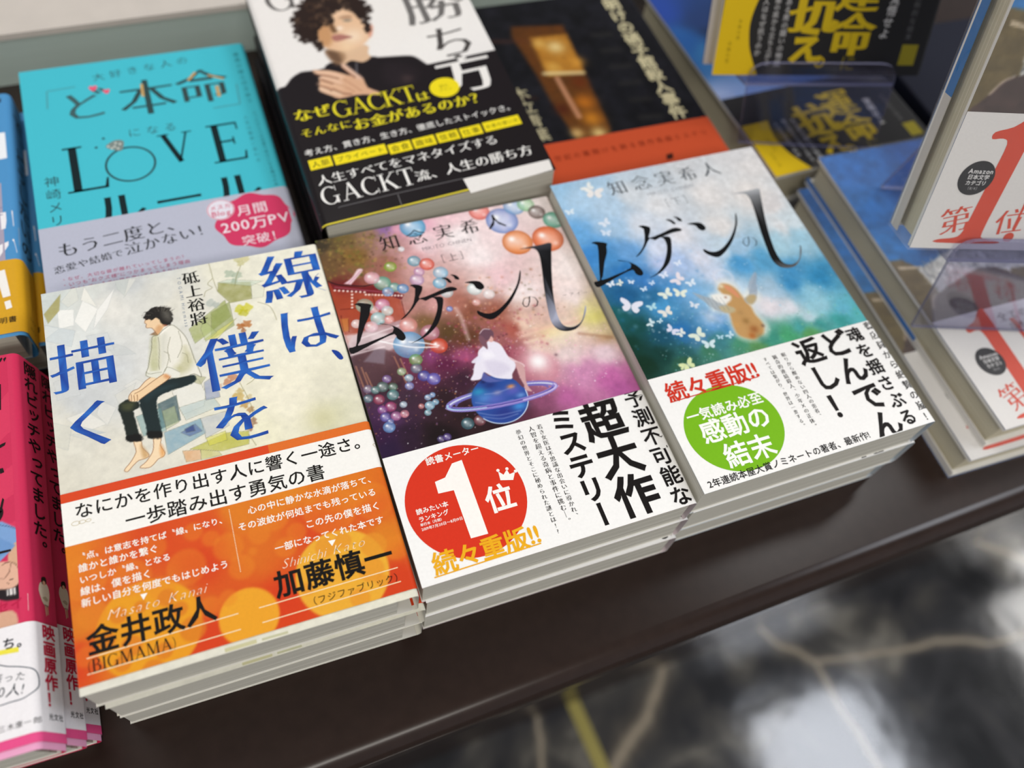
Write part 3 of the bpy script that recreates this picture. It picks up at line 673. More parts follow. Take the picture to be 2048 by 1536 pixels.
def bo_band(S):
    o1 = [(0.3,58.0),(124.8,56.8)]
    yb, yo = 3.2, [(57.2,53.1)][0][1]
    y_or = (o1[0][1] + [(124.4,61.4)][0][1]) / 2
    Q = Paint(0, 3.2, 140, y_or, 0.6, 'dd5a2a', 5)
    Q.wash([(1,55,'e8902c'),(15,47,'e3732c'),(33,53,'dd5426'),(50,53,'df5a28'),(68,57,'e58d2e'),(87,59,'e7962e'),(114,53,'e58b2c'),(120,41,'dd5a2a'),(96,39,'dc5228'),(69,37,'e07a2c'),(48,39,'da4a24'),(1,26,'e08a2c'),(-1,14,'dc4a26'),(19,7,'e2822a'),(49,5,'db4a26'),(78,14,'db4824'),(125,7,'d84a28'),(122,31,'e28f30'),(37,23,'e08030')], 3, 4, 12)
    for x, y, r, k in [(26.6,17.8,19.42,1),(63.1,11.3,11.52,2),(101.5,17.6,18.77,3),(48.0,52.2,3.90,0),(60.3,41.7,6.08,0),(63.8,31.9,5.17,0),(54.2,47.4,3.47,0),(73.0,43.8,4.41,0),(32.3,50.1,5.10,0),(43.4,38.1,7.64,0),(80.2,48.6,5.36,0),(87.6,40.4,4.01,0),(69.1,37.1,1.74,0),(102.7,46.1,10.97,0),(121.2,44.8,8.37,0),(5.4,45.1,9.04,0),(22.7,39.8,7.49,0),(56.7,21.0,3.37,0),(7.1,29.2,5.64,0),(82.0,35.1,4.41,0),(3.3,14.0,3.93,0),(49.8,19.5,4.17,0),(33.3,31.9,5.00,0),(124.8,22.3,5.45,0)]:
        if k: Q.disc(x, y, r, ['', 'efb52c', 'f3bf3a', 'f2c94a'][int(k)], .93, .5)
        else: Q.disc(x, y, r, 'ec9a34', .42, .8)
    for x, y, r in [(16.3,26.3,3.24),(19.6,13.1,4.00),(34.4,27.9,3.48),(42.1,12.9,4.93),(30.9,7.8,3.22),(10.7,17.6,3.67),(26.1,1.7,4.13),(24.5,27.3,2.46),(38.5,22.1,2.98),(15.8,7.5,3.16)]: Q.disc(x, y, r, 'e08a2c', .75, .5)
    for x, y, r in [(112.9,16.0,5.34),(116.4,25.8,5.43),(97.3,30.5,4.10),(105.8,5.8,4.01),(86.8,15.5,2.59),(116.0,10.3,2.66),(104.8,31.3,3.59)]: Q.disc(x, y, r, 'e9a63a', .7, .5)
    for j in range(2): Q.disc(*[(25.4,2.7,20.79)][0][:3], 'd8652a', .0, .5)
    Q.a = np.clip(Q.a * np.array([.97, .88, .74]), 0, 1)
    S.art(Q, 0.005)
    S.rect(0, y_or, 139, BOY, 'f6f4ee', 1)
    S.rect(0, BOY - 4.2, 139, BOY, 'd9481f', 2)
    S.rect(84, BOY - 4.2, 139, BOY, 'e0702a', 3)
    K = '15120f'
    S.t('なにかを作り出す人に響く一途さ。', [(4.5,74.2),(127.0,73.6)], K, .98, .012, 0)
    S.t('一歩踏み出す勇気の書', [(23.0,64.9),(104.9,63.8)], K, .98, .012, 0)
    S.line([(10.7,67.2),(131.8,65.8)], .18, 'b0a890', 3)
    for c in ([(4.8,69.2)][0], [(129.1,71.2)][0]):
        for k in range(3): S.ring(c[0] + k * 2.4, c[1] - .4, 1.7 - .3 * k, .2, 'c6b890', 3, ry=1.0 - .15 * k, n=20)
    Wc = 'fbf8f0'
    for s, pp in [('〝点〟は意志を持てば〝線〟になり、', [(3.8,54.4),(61.9,53.6)]), ('誰かと誰かを繋ぐ', [(3.9,49.4),(34.1,49.1)]), ('いつしか〝縁〟となる', [(3.9,44.4),(38.2,44.3)]),
                  ('線は、僕を描く', [(3.8,39.8),(30.4,39.4)]), ('新しい自分を何度でもはじめよう', [(3.7,34.7),(59.3,35.0)]),
                  ('心の中に静かな水滴が落ちて、', [(70.3,55.6),(124.9,54.6)]), ('その波紋が何処までも残っている', [(65.2,49.1),(123.4,48.6)]), ('この先の僕を描く', [(91.5,42.4),(123.6,42.2)]),
                  ('一部になってくれた本です', [(77.7,35.8),(123.3,35.5)])]:
        S.t(s, pp, Wc, .98, .014, 0)
    for pp in ([(25.1,32.1),(27.7,32.0),(26.0,29.6)], [(99.0,32.8),(102.1,32.6),(100.1,30.2)]): S.poly(pp, Wc, 3)
    S.t('Masato Kanai', [(12.5,27.5),(49.8,27.6)], 'fff2d8', .8, -.022, 0, shear=.45)
    S.t('Shinichi Kato', [(79.3,28.4),(114.1,28.5)], 'fff2d8', .8, -.022, 0, shear=.45)
    S.t('金井政人', [(4.0,19.3),(51.8,19.1)], K, .98, .024, 0, l=4)
    S.t('加藤慎一', [(74.4,20.0),(123.0,20.8)], K, .98, .024, 0, l=4)
    S.t('(BIGMAMA)', [(3.4,9.8),(35.7,10.0)], K, 1.0, 0, 2, l=4)
    S.t('（フジファブリック）', [(85.4,9.4),(124.8,10.3)], K, .95, 0, 0, l=4)
    for pp in ([(3.7,13.2),(59.3,13.7)], [(3.4,7.2),(59.2,7.3)], [(67.3,13.5),(123.4,13.6)], [(67.4,7.4),(123.1,7.6)]): S.line(pp, .35, 'fbe9c0', 3)
    (xa, ya), (xb, yb2) = [(63.3,57.7),(63.1,30.2)]
    for k in range(40): S.disc(xa + (xb - xa) * k / 39, ya + (yb2 - ya) * k / 39, .22, 'fbe9c0', 3, n=6)
BOY = ([(-0.6,83.2)][0][1] + [(125.3,82.9)][0][1]) / 2
b1 = book('paperback_book', 'cream paperback with seated figure, blue title and orange band, top of its stack', (-.1306, -.0007, .0002, -.0124), W, H, 20.0, 'R', 2.2,
          bo_jacket, 'ebe8da', bo_band, (3.2, BOY), 'e9dfc8', gap=9)
b1['group'] = 'cream orange-banded paperbacks in one stack'
more(b1, (-.1275, -.0026, -.0199, -.006), 'middle book in the stack of three cream orange-banded paperbacks', 20.0)
more(b1, (-.1285, -.0014, -.0400, -.014), 'bottom book in the stack of three cream orange-banded paperbacks', 20.0)

# ================================================================ pink book with bubbles and ringed planet
MU = [ # brush title strokes, shared by both volumes (mm on the cover)
 [(9.0,144.5),(11.3,145.1),(14.1,144.1),(17.1,142.5),(16.0,140.6),(14.5,136.5),(11.0,131.5),(6.5,123.3),(5.0,121.0),(13.0,122.1),(22.6,124.3),(23.3,127.8),(20.4,129.3),(17.8,130.5),(18.9,130.4),(23.1,128.2),(26.0,125.6),(27.5,122.6),(27.8,119.6),(26.3,118.2),(24.7,118.8),(23.6,120.4),(23.1,122.9),(16.5,121.6),(7.4,118.8),(1.7,117.2),(0.3,118.5),(0.6,121.0),(3.8,121.1),(5.8,126.4),(9.1,135.0),(11.6,142.5)],
 [(38.2,148.6),(40.8,148.9),(44.2,146.6),(42.2,142.7),(40.6,140.0),(47.9,141.1),(55.5,142.9),(58.6,142.6),(60.5,141.1),(59.4,140.0),(54.6,140.1),(45.9,138.6),(43.1,137.8),(40.6,139.5),(36.1,135.1),(31.3,131.2),(28.2,130.1),(32.4,133.1),(36.9,137.9),(40.3,146.3)],
 [(47.2,138.9),(51.9,137.7),(49.9,131.4),(46.3,124.8),(42.3,120.7),(36.3,117.2),(29.1,115.6),(34.5,117.4),(40.0,121.3),(44.5,126.8),(47.7,132.7),(48.3,137.2)],
 [(54.9,149.3),(57.4,148.9),(58.9,146.7),(58.9,145.1),(57.6,145.6),(56.7,147.6)], [(59.9,150.2),(62.1,149.4),(63.4,147.7),(63.3,146.1),(61.5,146.8),(61.1,148.5)],
 [(65.2,143.6),(69.3,143.6),(72.8,142.4),(74.1,139.7),(73.7,137.8),(71.6,137.2),(69.9,138.8),(69.2,141.4),(67.0,142.7)],
 [(66.1,125.6),(68.8,123.2),(72.3,122.3),(77.4,123.9),(84.5,129.0),(90.9,136.0),(95.2,143.7),(94.9,141.4),(92.0,135.7),(85.1,127.3),(77.9,121.5),(72.0,118.6),(68.4,120.1),(65.7,123.3)],
]
NO_ = [(88.8,124.6),(98.2,123.0)]
EYE_ = [[(99.8,156.8),(104.7,157.0),(111.6,156.9),(117.4,156.7),(115.8,151.6),(111.0,138.8),(106.7,125.5),(104.1,113.7),(104.3,106.7),(107.2,104.0),(111.2,104.1),(115.3,106.8),(119.8,114.1),(119.1,111.1),(114.7,105.4),(109.8,102.2),(104.5,102.3),(100.9,104.6),(99.5,109.5),(100.7,117.7),(103.3,129.5),(107.0,143.1),(108.6,151.0),(107.7,155.0),(103.8,156.3)]]
YJ = 188.0
OJ = ([(0.3,60.8)][0][1] + [(127.3,60.8)][0][1]) / 2
Q = Paint(0, OJ - 1.5, 128, 188, 0.33, '7a4a50', 21)
Q.wash([(3,186,'3c3426'),(15,186,'6d5a32'),(27,185,'93705a'),(19,173,'80602e'),(5,171,'6b5030'),(28,165,'9a6458'),(38,176,'b88a88'),(44,187,'dca0b4'),(35,189,'8f6aa0'),(53,188,'eab0c4'),(69,191,'f2ccd2'),(88,193,'f2d8da'),(124,187,'e8dcd8'),(44,166,'d9a6a8'),(53,172,'f0d4d8'),(72,171,'f6ecec'),(93,172,'f4dfe0'),(78,158,'f5e8e8'),(83,144,'ecc8cc'),(72,140,'e9cfca'),(92,130,'f2e3e2'),(121,140,'f3e6e2'),(115,124,'f1e0dc'),(48,153,'d8b0a8'),(56,134,'b07060'),(63,127,'8a5240'),(75,121,'9a5a48'),(79,111,'a8584c'),(48,137,'d09a98'),(40,126,'7a5a38'),(49,119,'5a4226'),(56,112,'5f3a26'),(44,110,'5b2c34'),(38,114,'7a4a30'),(70,108,'a06060'),(86,112,'e6c8b4'),(100,100,'ead9c4'),(123,108,'e3d894'),(124,99,'dcc8a0'),(90,97,'e0b8a8'),(101,89,'e8d2d0'),(119,86,'e2c8d0'),(79,95,'a85868'),(89,85,'cc98a4'),(105,77,'cf8cb4'),(117,71,'c468a4'),(92,67,'b8649a'),(79,69,'8a4c6c'),(68,64,'5c3040'),(119,65,'b05a96'),(71,97,'8a3c50'),(50,103,'a04c74'),(38,106,'8a3f74'),(42,100,'5c2040'),(28,104,'6a3048'),(30,93,'5a2a48'),(46,89,'3a2030'),(14,98,'33202a'),(19,86,'3d2838'),(35,82,'2e1c22'),(44,70,'2a1a1c'),(54,62,'2a181c'),(9,80,'4a2a50'),(2,72,'33183a'),(14,69,'2c1a2c'),(29,64,'1c1214'),(3,65,'2a1838'),(0,112,'5a4048'),(9,120,'6a4850'),(0,127,'c8a8a8'),(16,123,'c9b0b4'),(1,149,'963c20'),(8,141,'a8482c'),(23,146,'a8503c'),(30,136,'c08078'),(37,143,'b88880'),(29,123,'b898a0'),(5,156,'6a1a20')], 3.2, 4, 12)
Q.grain(0.02, 2.2, 3)
sp = ['ffe8d0', 'ffd0a0', 'f0a060', 'ffffff', 'f8c8d8']
Q.specks(200, (30, 80, 90, 135), .2, .5, sp, .7); Q.specks(260, (0, 70, 70, 115), .2, .5, ['c07a50', 'e0a0c0', '8a5a40', 'a070b0'], .8)
Q.specks(260, (0, 160, 40, 188), .4, 1.2, ['a08a3a', '5a6a2a', '8a6a40', 'b89a50', '4a3420'], .6)
Q.specks(200, (70, 70, 128, 112), .15, .5, ['ffd0e8', 'ffffff', 'f8a0c0'], .8)
Q.specks(150, (50, 85, 95, 122), .3, 1.1, ['c86a90', 'e0a0b8', '8a2038', '40182a', 'b04868'], .6)
Q.specks(120, (60, 112, 110, 145), .3, 1.0, ['e0a070', '7a4a2a', '50401c', 'c88068', 'f0c0a0'], .6)
Q.line(catopen([(56.1,129.5),(57.0,123.7),(56.5,110.8)]), 1.6, 'f0dcd8', .5, 1.0)
for a, b in (([(81.3,105.0),(116.3,108.7)], 'f2d0c0'), ([(80.3,107.5),(113.3,106.2)], 'e8b0a8'), ([(82.7,101.4),(115.2,101.2)], 'f4e4c8'), ([(110.5,99.2),(125.4,92.8)], '9a6a50')): Q.line(a, 1.1, b, .6, 1.0)
for x, y, r, c in [(*[(122.1,106.0)][0], 9, 'd8cf6a'), (*[(121.5,92.8)][0], 7, 'a87a50'), (*[(97.0,104.0)][0], 9, 'f0dc98'), (*[(89.6,125.0)][0], 9, 'e8d8d0')]: Q.blob(x, y, r, c, .5, ry=r * .5)
# shrine roof and walls
Q.poly([(0.5,160.9),(8.2,157.3),(14.3,154.5),(21.6,153.7),(25.7,150.3),(28.4,146.4),(31.4,141.7),(30.7,130.4),(24.9,129.7),(20.7,132.4),(3.5,126.7),(0.5,123.2),(-0.7,153.4)], 'a8442c', .85, .4, tex=.4)
Q.poly([(0.6,161.3),(8.1,156.9),(14.8,153.9),(20.9,153.5),(25.7,150.3),(34.0,144.1),(32.0,141.5),(24.8,147.0),(16.7,149.5),(1.7,155.9)], '6a161e', .95, .3, tex=.25)
Q.line(catopen([(0.5,161.5),(4.2,158.5),(11.0,155.9),(16.7,154.2),(21.8,154.4)]), .8, '2c1014', .9); Q.line([(2.6,157.2),(25.1,148.1)], .7, 'b05a70', .6)
for k in range(7): Q.disc(*[(2.2,155.3)][0], 0.01, 'ffffff', 0)
for (xa, ya), (xb, yb_), n in ((*[(2.2,155.3),(15.8,150.6)], 8), (*[(16.0,149.0),(32.7,143.9)], 12), (*[(9.6,150.7),(7.7,143.1)], 5)):
    for k in range(n): Q.disc(xa + (xb - xa) * k / (n - 1), ya + (yb_ - ya) * k / (n - 1), .55, 'fbe6dc', .95, .25)
for pts in ([(2.0,143.5),(10.2,142.1)], [(1.4,139.9),(0.3,130.5)], [(11.5,147.1),(10.1,133.8)], [(4.3,136.9),(2.8,129.8)], [(18.9,148.2),(18.8,138.9)], [(31.8,140.8),(30.9,131.1)]): Q.line(pts, .5, '5c1810', .6)
Q.poly([(0.7,138.2),(4.4,137.6),(2.9,130.5),(0.3,130.5)], 'd08a3c', .6, .5)
Q.poly(catopen([(7.5,158.1),(12.2,160.9),(16.1,165.1),(18.4,164.1),(14.6,160.3),(10.6,156.8)]), 'f4d6e0', .9, .4); Q.line(catopen([(9.6,157.7),(14.2,161.2),(17.5,163.9)]), .5, 'c890a4', .8)
Q.poly([(0.3,128.3),(10.9,127.6),(23.0,122.8),(25.9,116.1),(18.2,114.6),(11.2,117.3),(0.7,115.9),(0.5,122.5)], 'e4d4d6', .85, .8, tex=.3)
Q.poly([(0.9,116.6),(8.4,118.1),(16.2,115.9),(23.1,110.4),(18.6,96.8),(10.4,95.0),(2.5,95.9),(0.6,102.0)], '54383c', .8, .6, tex=.4)
Q.poly([(5.2,111.8),(11.7,117.2),(16.7,115.8),(14.0,107.9)], '8a7c88', .7, .6)
for pts in ([(1.0,110.2),(1.7,97.5)], [(3.3,108.9),(3.9,96.9)], [(4.5,105.7),(5.5,96.4)], [(19.5,110.7),(21.3,91.9)], [(21.9,108.6),(23.0,97.7)]): Q.line(pts, .8, 'b07a60', .6)
for pts in ([(-2.0,116.7),(16.6,117.3)], [(5.9,124.6),(28.0,127.4)], [(1.7,119.9),(22.2,120.1)]): Q.line(pts, .7, 'f6e8ea', .7, .4)
Q.specks(60, (2, 60, 60, 105), .15, .4, ['ffffff', 'ffd8b0'], .9)
balls = list(zip([(25.7,153.6,4.26),(21.5,158.1,3.77),(30.6,149.8,2.80),(26.9,147.9,2.79),(34.5,147.9,2.93),(45.2,155.9,2.73),(42.7,151.3,3.58),(22.2,141.1,3.47),(17.5,139.1,2.38),(23.5,136.9,2.87),(18.1,133.7,3.67),(23.0,131.7,2.37),(7.3,133.4,2.46),(13.6,129.8,3.23),(13.7,142.6,4.16),(31.0,126.2,4.29),(39.8,119.3,4.47),(41.6,110.9,4.26),(28.1,115.2,7.52),(28.8,106.3,3.14),(27.7,101.6,2.66),(20.6,101.8,2.07),(12.9,99.8,2.10),(22.9,97.5,2.01),(21.9,93.3,2.05),(29.9,96.7,2.88),(33.8,93.9,3.18),(3.2,96.9,2.25),(9.9,96.2,2.71),(14.5,94.9,2.15),(13.3,90.8,2.71),(2.0,92.0,2.12),(6.6,90.2,2.58),(6.3,95.5,2.03),(10.7,85.1,2.57),(6.7,84.6,2.23),(6.9,80.6,2.33),(11.7,79.8,2.34),(15.7,79.8,1.96),(7.2,75.2,2.76),(16.5,84.6,1.69),(28.3,85.1,1.54),(30.7,85.8,1.37),(31.0,81.8,1.53),(27.9,80.8,2.26),(24.1,81.5,1.35),(26.0,77.5,1.58),(8.5,77.8,1.55),(27.8,62.9,1.78),(30.7,63.1,1.89)],
  ['6fae98','f0b6c4','6aa89c','84b0e0','5a94cc','c490b8','c4a0c8','d894c0','f2d2dc','cfe6e4','a8dce0','f0a4a0','fbf2f4','f4cdd8','a8c8b4','ee9a90','d48aa4','e8563c','78b4e4','7cb060','6a7a8c','a4c490','8a6cb4','a8d0e4','8f9ee0','4a54b0','6a68c8','7a6a84','5c7a74','5a7a68','5f9a98','5a8088','a04058','608a88','b04474','8a4a90','6a64b4','b06a9c','e4909c','6ea0d8','b8d0e0','a4ccf0','88b4e8','8ac4e4','9ad0e8','e08a84','90ccd8','6478b8','4a3c70','5a4690']))
balls += list(zip([(50.4,184.8,6.78),(87.5,186.3,5.58),(97.4,177.4,8.67),(107.0,185.4,5.87),(113.7,185.1,4.72),(117.7,178.6,4.71),(124.6,171.3,5.69),(100.4,161.5,8.09),(117.0,159.8,8.49),(32.2,162.6,3.13),(44.7,163.1,3.35),(50.4,159.6,3.81),(55.5,152.6,3.80),(53.1,146.5,3.41),(54.8,140.1,3.21),(69.0,138.6,3.80),(74.9,133.6,2.89),(67.2,130.5,2.15),(53.1,130.1,1.59),(40.6,172.2,1.63),(41.7,67.0,2.95),(47.6,67.0,2.72)],
  ['5ab0dc','ec7468','7a9ae0','88b4e4','9ccf9c','6a5a54','5aa88c','f08038','ee6a34','88b43c','4ea0b8','e4503c','8cc4e4','70b8dc','cfe8ee','d8ecec','f4ecec','e8a8a0','6a88d8','e8f4f8','4a7c88','8a5058']))
for (x, y, r), c in balls: Q.ball(x, y, r, c)
for pts in ([(14.1,121.6),(21.4,117.4),(29.9,113.2),(40.8,110.4)], [(28.6,116.8),(35.2,114.3),(41.6,111.0)]): Q.line(catopen(pts), .7, 'ffffff', .85, .3)
Q.blob(*[(84.9,89.6)][0], 9, 'fff6ee', .9); Q.disc(*[(84.5,86.0)][0], 9.6, 'c86a80', .35, 1.4); Q.blob(*[(84.9,89.6)][0], 5, 'ffffff', .9)
# ringed planet and the girl on it
(px_, py_, pr_), = [(60.2,75.1,13.33)]
cx_, cy_ = px_, py_
def ring_pts(a0, a1, k, n=30):
    (ax, ay), (bx, by) = [(34.0,77.7),(89.8,74.7)]
    mx, my = (ax + bx) / 2, (ay + by) / 2; rx = math.hypot(bx - ax, by - ay) / 2; th = math.atan2(by - ay, bx - ax)
    return [(mx + k * rx * math.cos(a) * math.cos(th) - k * rx * .17 * math.sin(a) * math.sin(th), my + k * rx * math.cos(a) * math.sin(th) + k * rx * .17 * math.sin(a) * math.cos(th)) for a in np.linspace(math.radians(a0), math.radians(a1), n)]
Q.line(ring_pts(0, 180, .93), 2.6, '8478c4', .95); Q.line(ring_pts(0, 180, .92), .8, 'd8e0f0', .9); Q.line(ring_pts(0, 180, .8), 1.2, '6a64b4', .8)
Q.disc(px_, py_, pr_, '2c4f9c', 1, .3, ry=pr_ * .97)
for x, y, r, c, a in [(*[(51.9,81.4)][0], 4, '2f9cc0', .8), (*[(53.6,77.4)][0], 5, '5a9ad8', .7), (*[(60.3,67.7)][0], 8, '2a2f7c', .7), (*[(67.7,77.7)][0], 5, '6a64c0', .7), (*[(67.7,69.0)][0], 4, '4a9ae0', .8), (*[(58.3,75.2)][0], 6, '6a6ec8', .6), (*[(58.1,83.6)][0], 4, '243070', .8), (*[(67.4,80.0)][0], 2.2, 'e8944c', .9), (*[(60.2,78.6)][0], 2.5, 'b0a0b8', .6), (*[(55.8,86.0)][0], 2, '1c2458', .9), (*[(70.4,74.3)][0], 2.5, '8ab8f0', .6)]: Q.blob(x, y, r, c, a, ry=r * .6)
for pts in ([(54.3,79.4),(60.2,78.6),(68.8,79.6)], [(48.3,70.8),(56.2,67.2),(67.5,66.5)], [(49.7,68.2),(57.4,65.1),(65.6,65.3)], [(48.6,76.3),(56.7,73.1),(66.0,73.0)]): Q.line(catopen(pts), .5, '98a8d8', .5, .4)
Q.line([(px_ + pr_ * math.cos(a), py_ + pr_ * .97 * math.sin(a)) for a in np.linspace(-2.5, .1, 30)], .45, 'd8ecff', .9)
Q.line(ring_pts(180, 360, .93), 2.4, '8a7cc8', .97); Q.line(ring_pts(190, 350, .9), .7, '4a4294', .9); Q.line(ring_pts(170, 250, .95), .8, 'a8d4e8', .9); Q.line(ring_pts(290, 372, .95), .8, 'd4c8ec', .9); Q.line(ring_pts(185, 355, .99), .35, 'b8a8e0', .9)
sk = 'd0a4a4'
Q.poly([(70.4,96.3),(72.0,96.1),(74.8,92.8),(77.5,90.2),(77.6,88.4),(76.3,89.2),(73.2,92.8),(70.1,94.8)], 'e4c4c8', 1, .25, sm=3)
Q.poly([(74.1,92.1),(76.9,89.9),(77.0,86.7),(75.4,80.9),(75.5,77.3),(76.3,74.8),(74.1,75.7),(73.4,77.0),(73.5,80.5),(73.4,86.8)], sk, 1, .25, sm=3); Q.poly([(71.4,87.9),(73.3,88.7),(72.9,83.4),(73.8,79.1),(72.6,78.1),(70.9,82.1),(69.5,84.3)], '70404c', .95, .3, sm=3)
Q.poly([(55.3,87.5),(56.4,90.3),(57.7,91.1),(59.0,88.7),(61.9,85.6),(66.0,84.0),(58.5,84.8)], '5a64a8', .9, .4, sm=3)
Q.poly([(64.3,106.4),(66.2,107.1),(69.5,105.0),(70.9,102.2),(71.6,97.4),(72.2,94.5),(73.8,92.2),(73.1,89.2),(70.4,86.3),(69.4,83.9),(66.3,84.6),(62.2,86.4),(59.5,89.0),(57.6,90.9),(55.3,87.9),(52.9,87.7),(50.3,88.7),(52.5,91.4),(54.3,95.4),(57.4,99.5),(58.9,102.8),(61.3,104.5)], 'eae6f2', 1, .3, sm=3)
Q.poly([(58.1,100.3),(54.0,98.2),(54.4,97.0),(57.1,96.9),(58.8,98.2)], 'e8e6f4', .95, .3, sm=3)
Q.poly([(60.0,96.1),(64.6,95.7),(69.1,92.6),(70.1,88.7),(63.2,87.0),(60.2,89.7)], 'c8c0d8', .5, 1.2, sm=3, tex=.4); Q.poly([(60.3,101.5),(64.2,101.3),(65.5,98.2),(60.6,97.7)], 'f8f6fc', .7, 1, sm=3)
Q.poly([(66.8,110.0),(68.3,108.1),(67.2,106.1),(65.7,107.0)], 'e0b0a8', 1, .2, sm=3)
Q.poly([(62.2,111.2),(64.0,113.6),(66.6,114.3),(68.7,113.2),(69.5,110.9),(68.3,108.1),(67.9,109.7),(66.0,107.8),(64.0,107.7),(62.5,109.3)], '6a4a58', 1, .25, sm=3)
Q.poly([(61.8,110.9),(63.4,110.7),(64.4,107.8),(64.1,104.1),(63.4,102.7),(62.7,104.1),(61.7,105.7),(61.3,108.2)], '7a5460', 1, .25, sm=3); Q.line(catopen([(62.7,112.3),(65.4,114.2),(68.3,113.4)]), .4, 'e8d4dc', .8)
def jo_jacket(S):
    S.art(Q)
    K = '131013'
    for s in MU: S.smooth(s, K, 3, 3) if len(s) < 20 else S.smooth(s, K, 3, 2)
    S.t('の', NO_, K, 1.12, -.02, 1)
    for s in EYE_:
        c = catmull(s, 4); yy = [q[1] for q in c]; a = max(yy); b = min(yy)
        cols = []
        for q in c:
            k = (a - q[1]) / (a - b); g = 0.07 if k < .62 else 0.07 + .62 * math.sin((k - .62) / .38 * math.pi) ** 1.2  # reflected sheen painted into the black letter's colour, strongest near its foot
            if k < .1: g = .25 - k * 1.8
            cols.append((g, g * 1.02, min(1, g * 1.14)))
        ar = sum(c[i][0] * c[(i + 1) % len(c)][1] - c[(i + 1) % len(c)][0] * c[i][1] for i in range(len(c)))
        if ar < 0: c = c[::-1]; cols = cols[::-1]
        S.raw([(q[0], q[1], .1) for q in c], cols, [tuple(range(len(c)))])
    S.t('知念実希人', [(28.9,177.6),(100.8,178.1)], '1a1618', .74, -.002, 1)
    S.t('MIKITO CHINEN', [(50.7,169.6),(77.7,169.2)], '6a5560', .85, -.012, 0)
    S.t('［上］', [(54.4,161.2),(74.3,160.3)], '55484c', .85, -.008, 0)
    S.t('ーアイー', [(110.3,123.2),(124.8,121.6)], '6a5a5a', .7, -.01, 0)
def crown(S, pts, col):
    S.poly(pts, col, 4)
def jo_band(S):
    K = '171312'
    (rx, ry, rr), = [(29.4,31.6,26.98)]
    S.disc(rx, ry, rr * .985, 'd8361f', 1, ry=abs([(37.4,58.7)][0][1] - [(23.3,6.0)][0][1]) / 2, n=72)
    Wc = 'faf6f0'
    S.t('読書メーター', [(17.6,53.7),(42.6,53.8)], Wc, .98, .018, 0, l=4)
    S.poly([(33.1,50.1),(25.1,15.3),(33.2,14.2),(33.4,50.1)][:0] + [(28.6,49.8),(33.3,50.2),(33.4,14.1),(25.7,14.3),(25.5,37.4),(18.6,37.8),(18.8,43.5),(23.7,44.2)], Wc, 4)
    S.t('位', [(36.7,28.5),(50.3,27.9)], Wc, .96, .026, 0, l=4)
    S.poly([(46.6,35.9),(47.0,40.3),(48.8,38.0),(51.0,40.0),(51.5,37.5),(54.2,37.9),(52.1,34.4)], Wc, 4)
    for q in [(47.1,40.7),(51.2,40.3),(54.5,38.1)]: S.disc(q[0], q[1], .75, Wc, 4, n=14)
    S.t('読みたい本', [(6.9,32.5),(21.3,32.0)], Wc, .98, .02, 0, l=4); S.t('ランキング', [(6.9,28.8),(20.4,28.5)], Wc, .98, .02, 0, l=4)
    S.t('単行本（月間）', [(7.0,26.4),(17.4,26.0)], Wc, .98, .014, 0, l=4); S.t('2019年7月20日〜8月19日', [(6.9,24.1),(25.3,24.1)], Wc, .98, .014, 0, l=4)
    S.t('続々重版!!', [(6.7,8.4),(54.7,7.5)], 'eeae1e', 1.0, .024, 0, l=5)
    S.line([(6.0,2.7),(53.6,3.3)], .55, 'eeae1e', 5)
    for s, pp in (('若き女医は不思議な出会いに導かれ、', [(72.4,57.3),(73.3,9.2)]), ('人智を超える奇病と事件に挑む―。', [(68.0,57.5),(69.4,7.8)]), ('夢幻の世界とそこに秘められた謎とは!?', [(62.4,57.4),(62.6,4.8)])):
        S.t(s, pp, '1c1816', .95, .002, 1, vert=True)
    S.t('予測不可能な', [(122.9,62.5),(120.9,0.2)], K, .96, .022, 0, vert=True, clip=(0, .3, 127.6, OJ))
    S.t('超大作', [(103.3,61.0),(102.0,2.1)], K, 1.06, .03, 0, vert=True, clip=(0, .3, 128, OJ))
    S.t('ミステリー', [(84.6,62.4),(84.0,1.6)], K, 1.02, .034, 0, vert=True, clip=(0, .3, 128, OJ))
j1 = book('paperback_book', 'pink paperback with bubbles and a girl on a ringed planet, top of its stack', (0, 0, 0, 0), 128, 188, 20.0, 'R', 2.2,
          jo_jacket, 'ded0d2', jo_band, (0, OJ), 'f5f4f1', mat=M_GLOSS, gap=3)
j1['group'] = 'pink bubble-covered paperbacks in one stack'
more(j1, (.0020, -.0010, -.0200, .004), 'middle book in the stack of three pink paperbacks with bubbles', 20.0)
more(j1, (.0013, -.0016, -.0400, -.003), 'bottom book in the stack of three pink paperbacks with bubbles', 20.0)

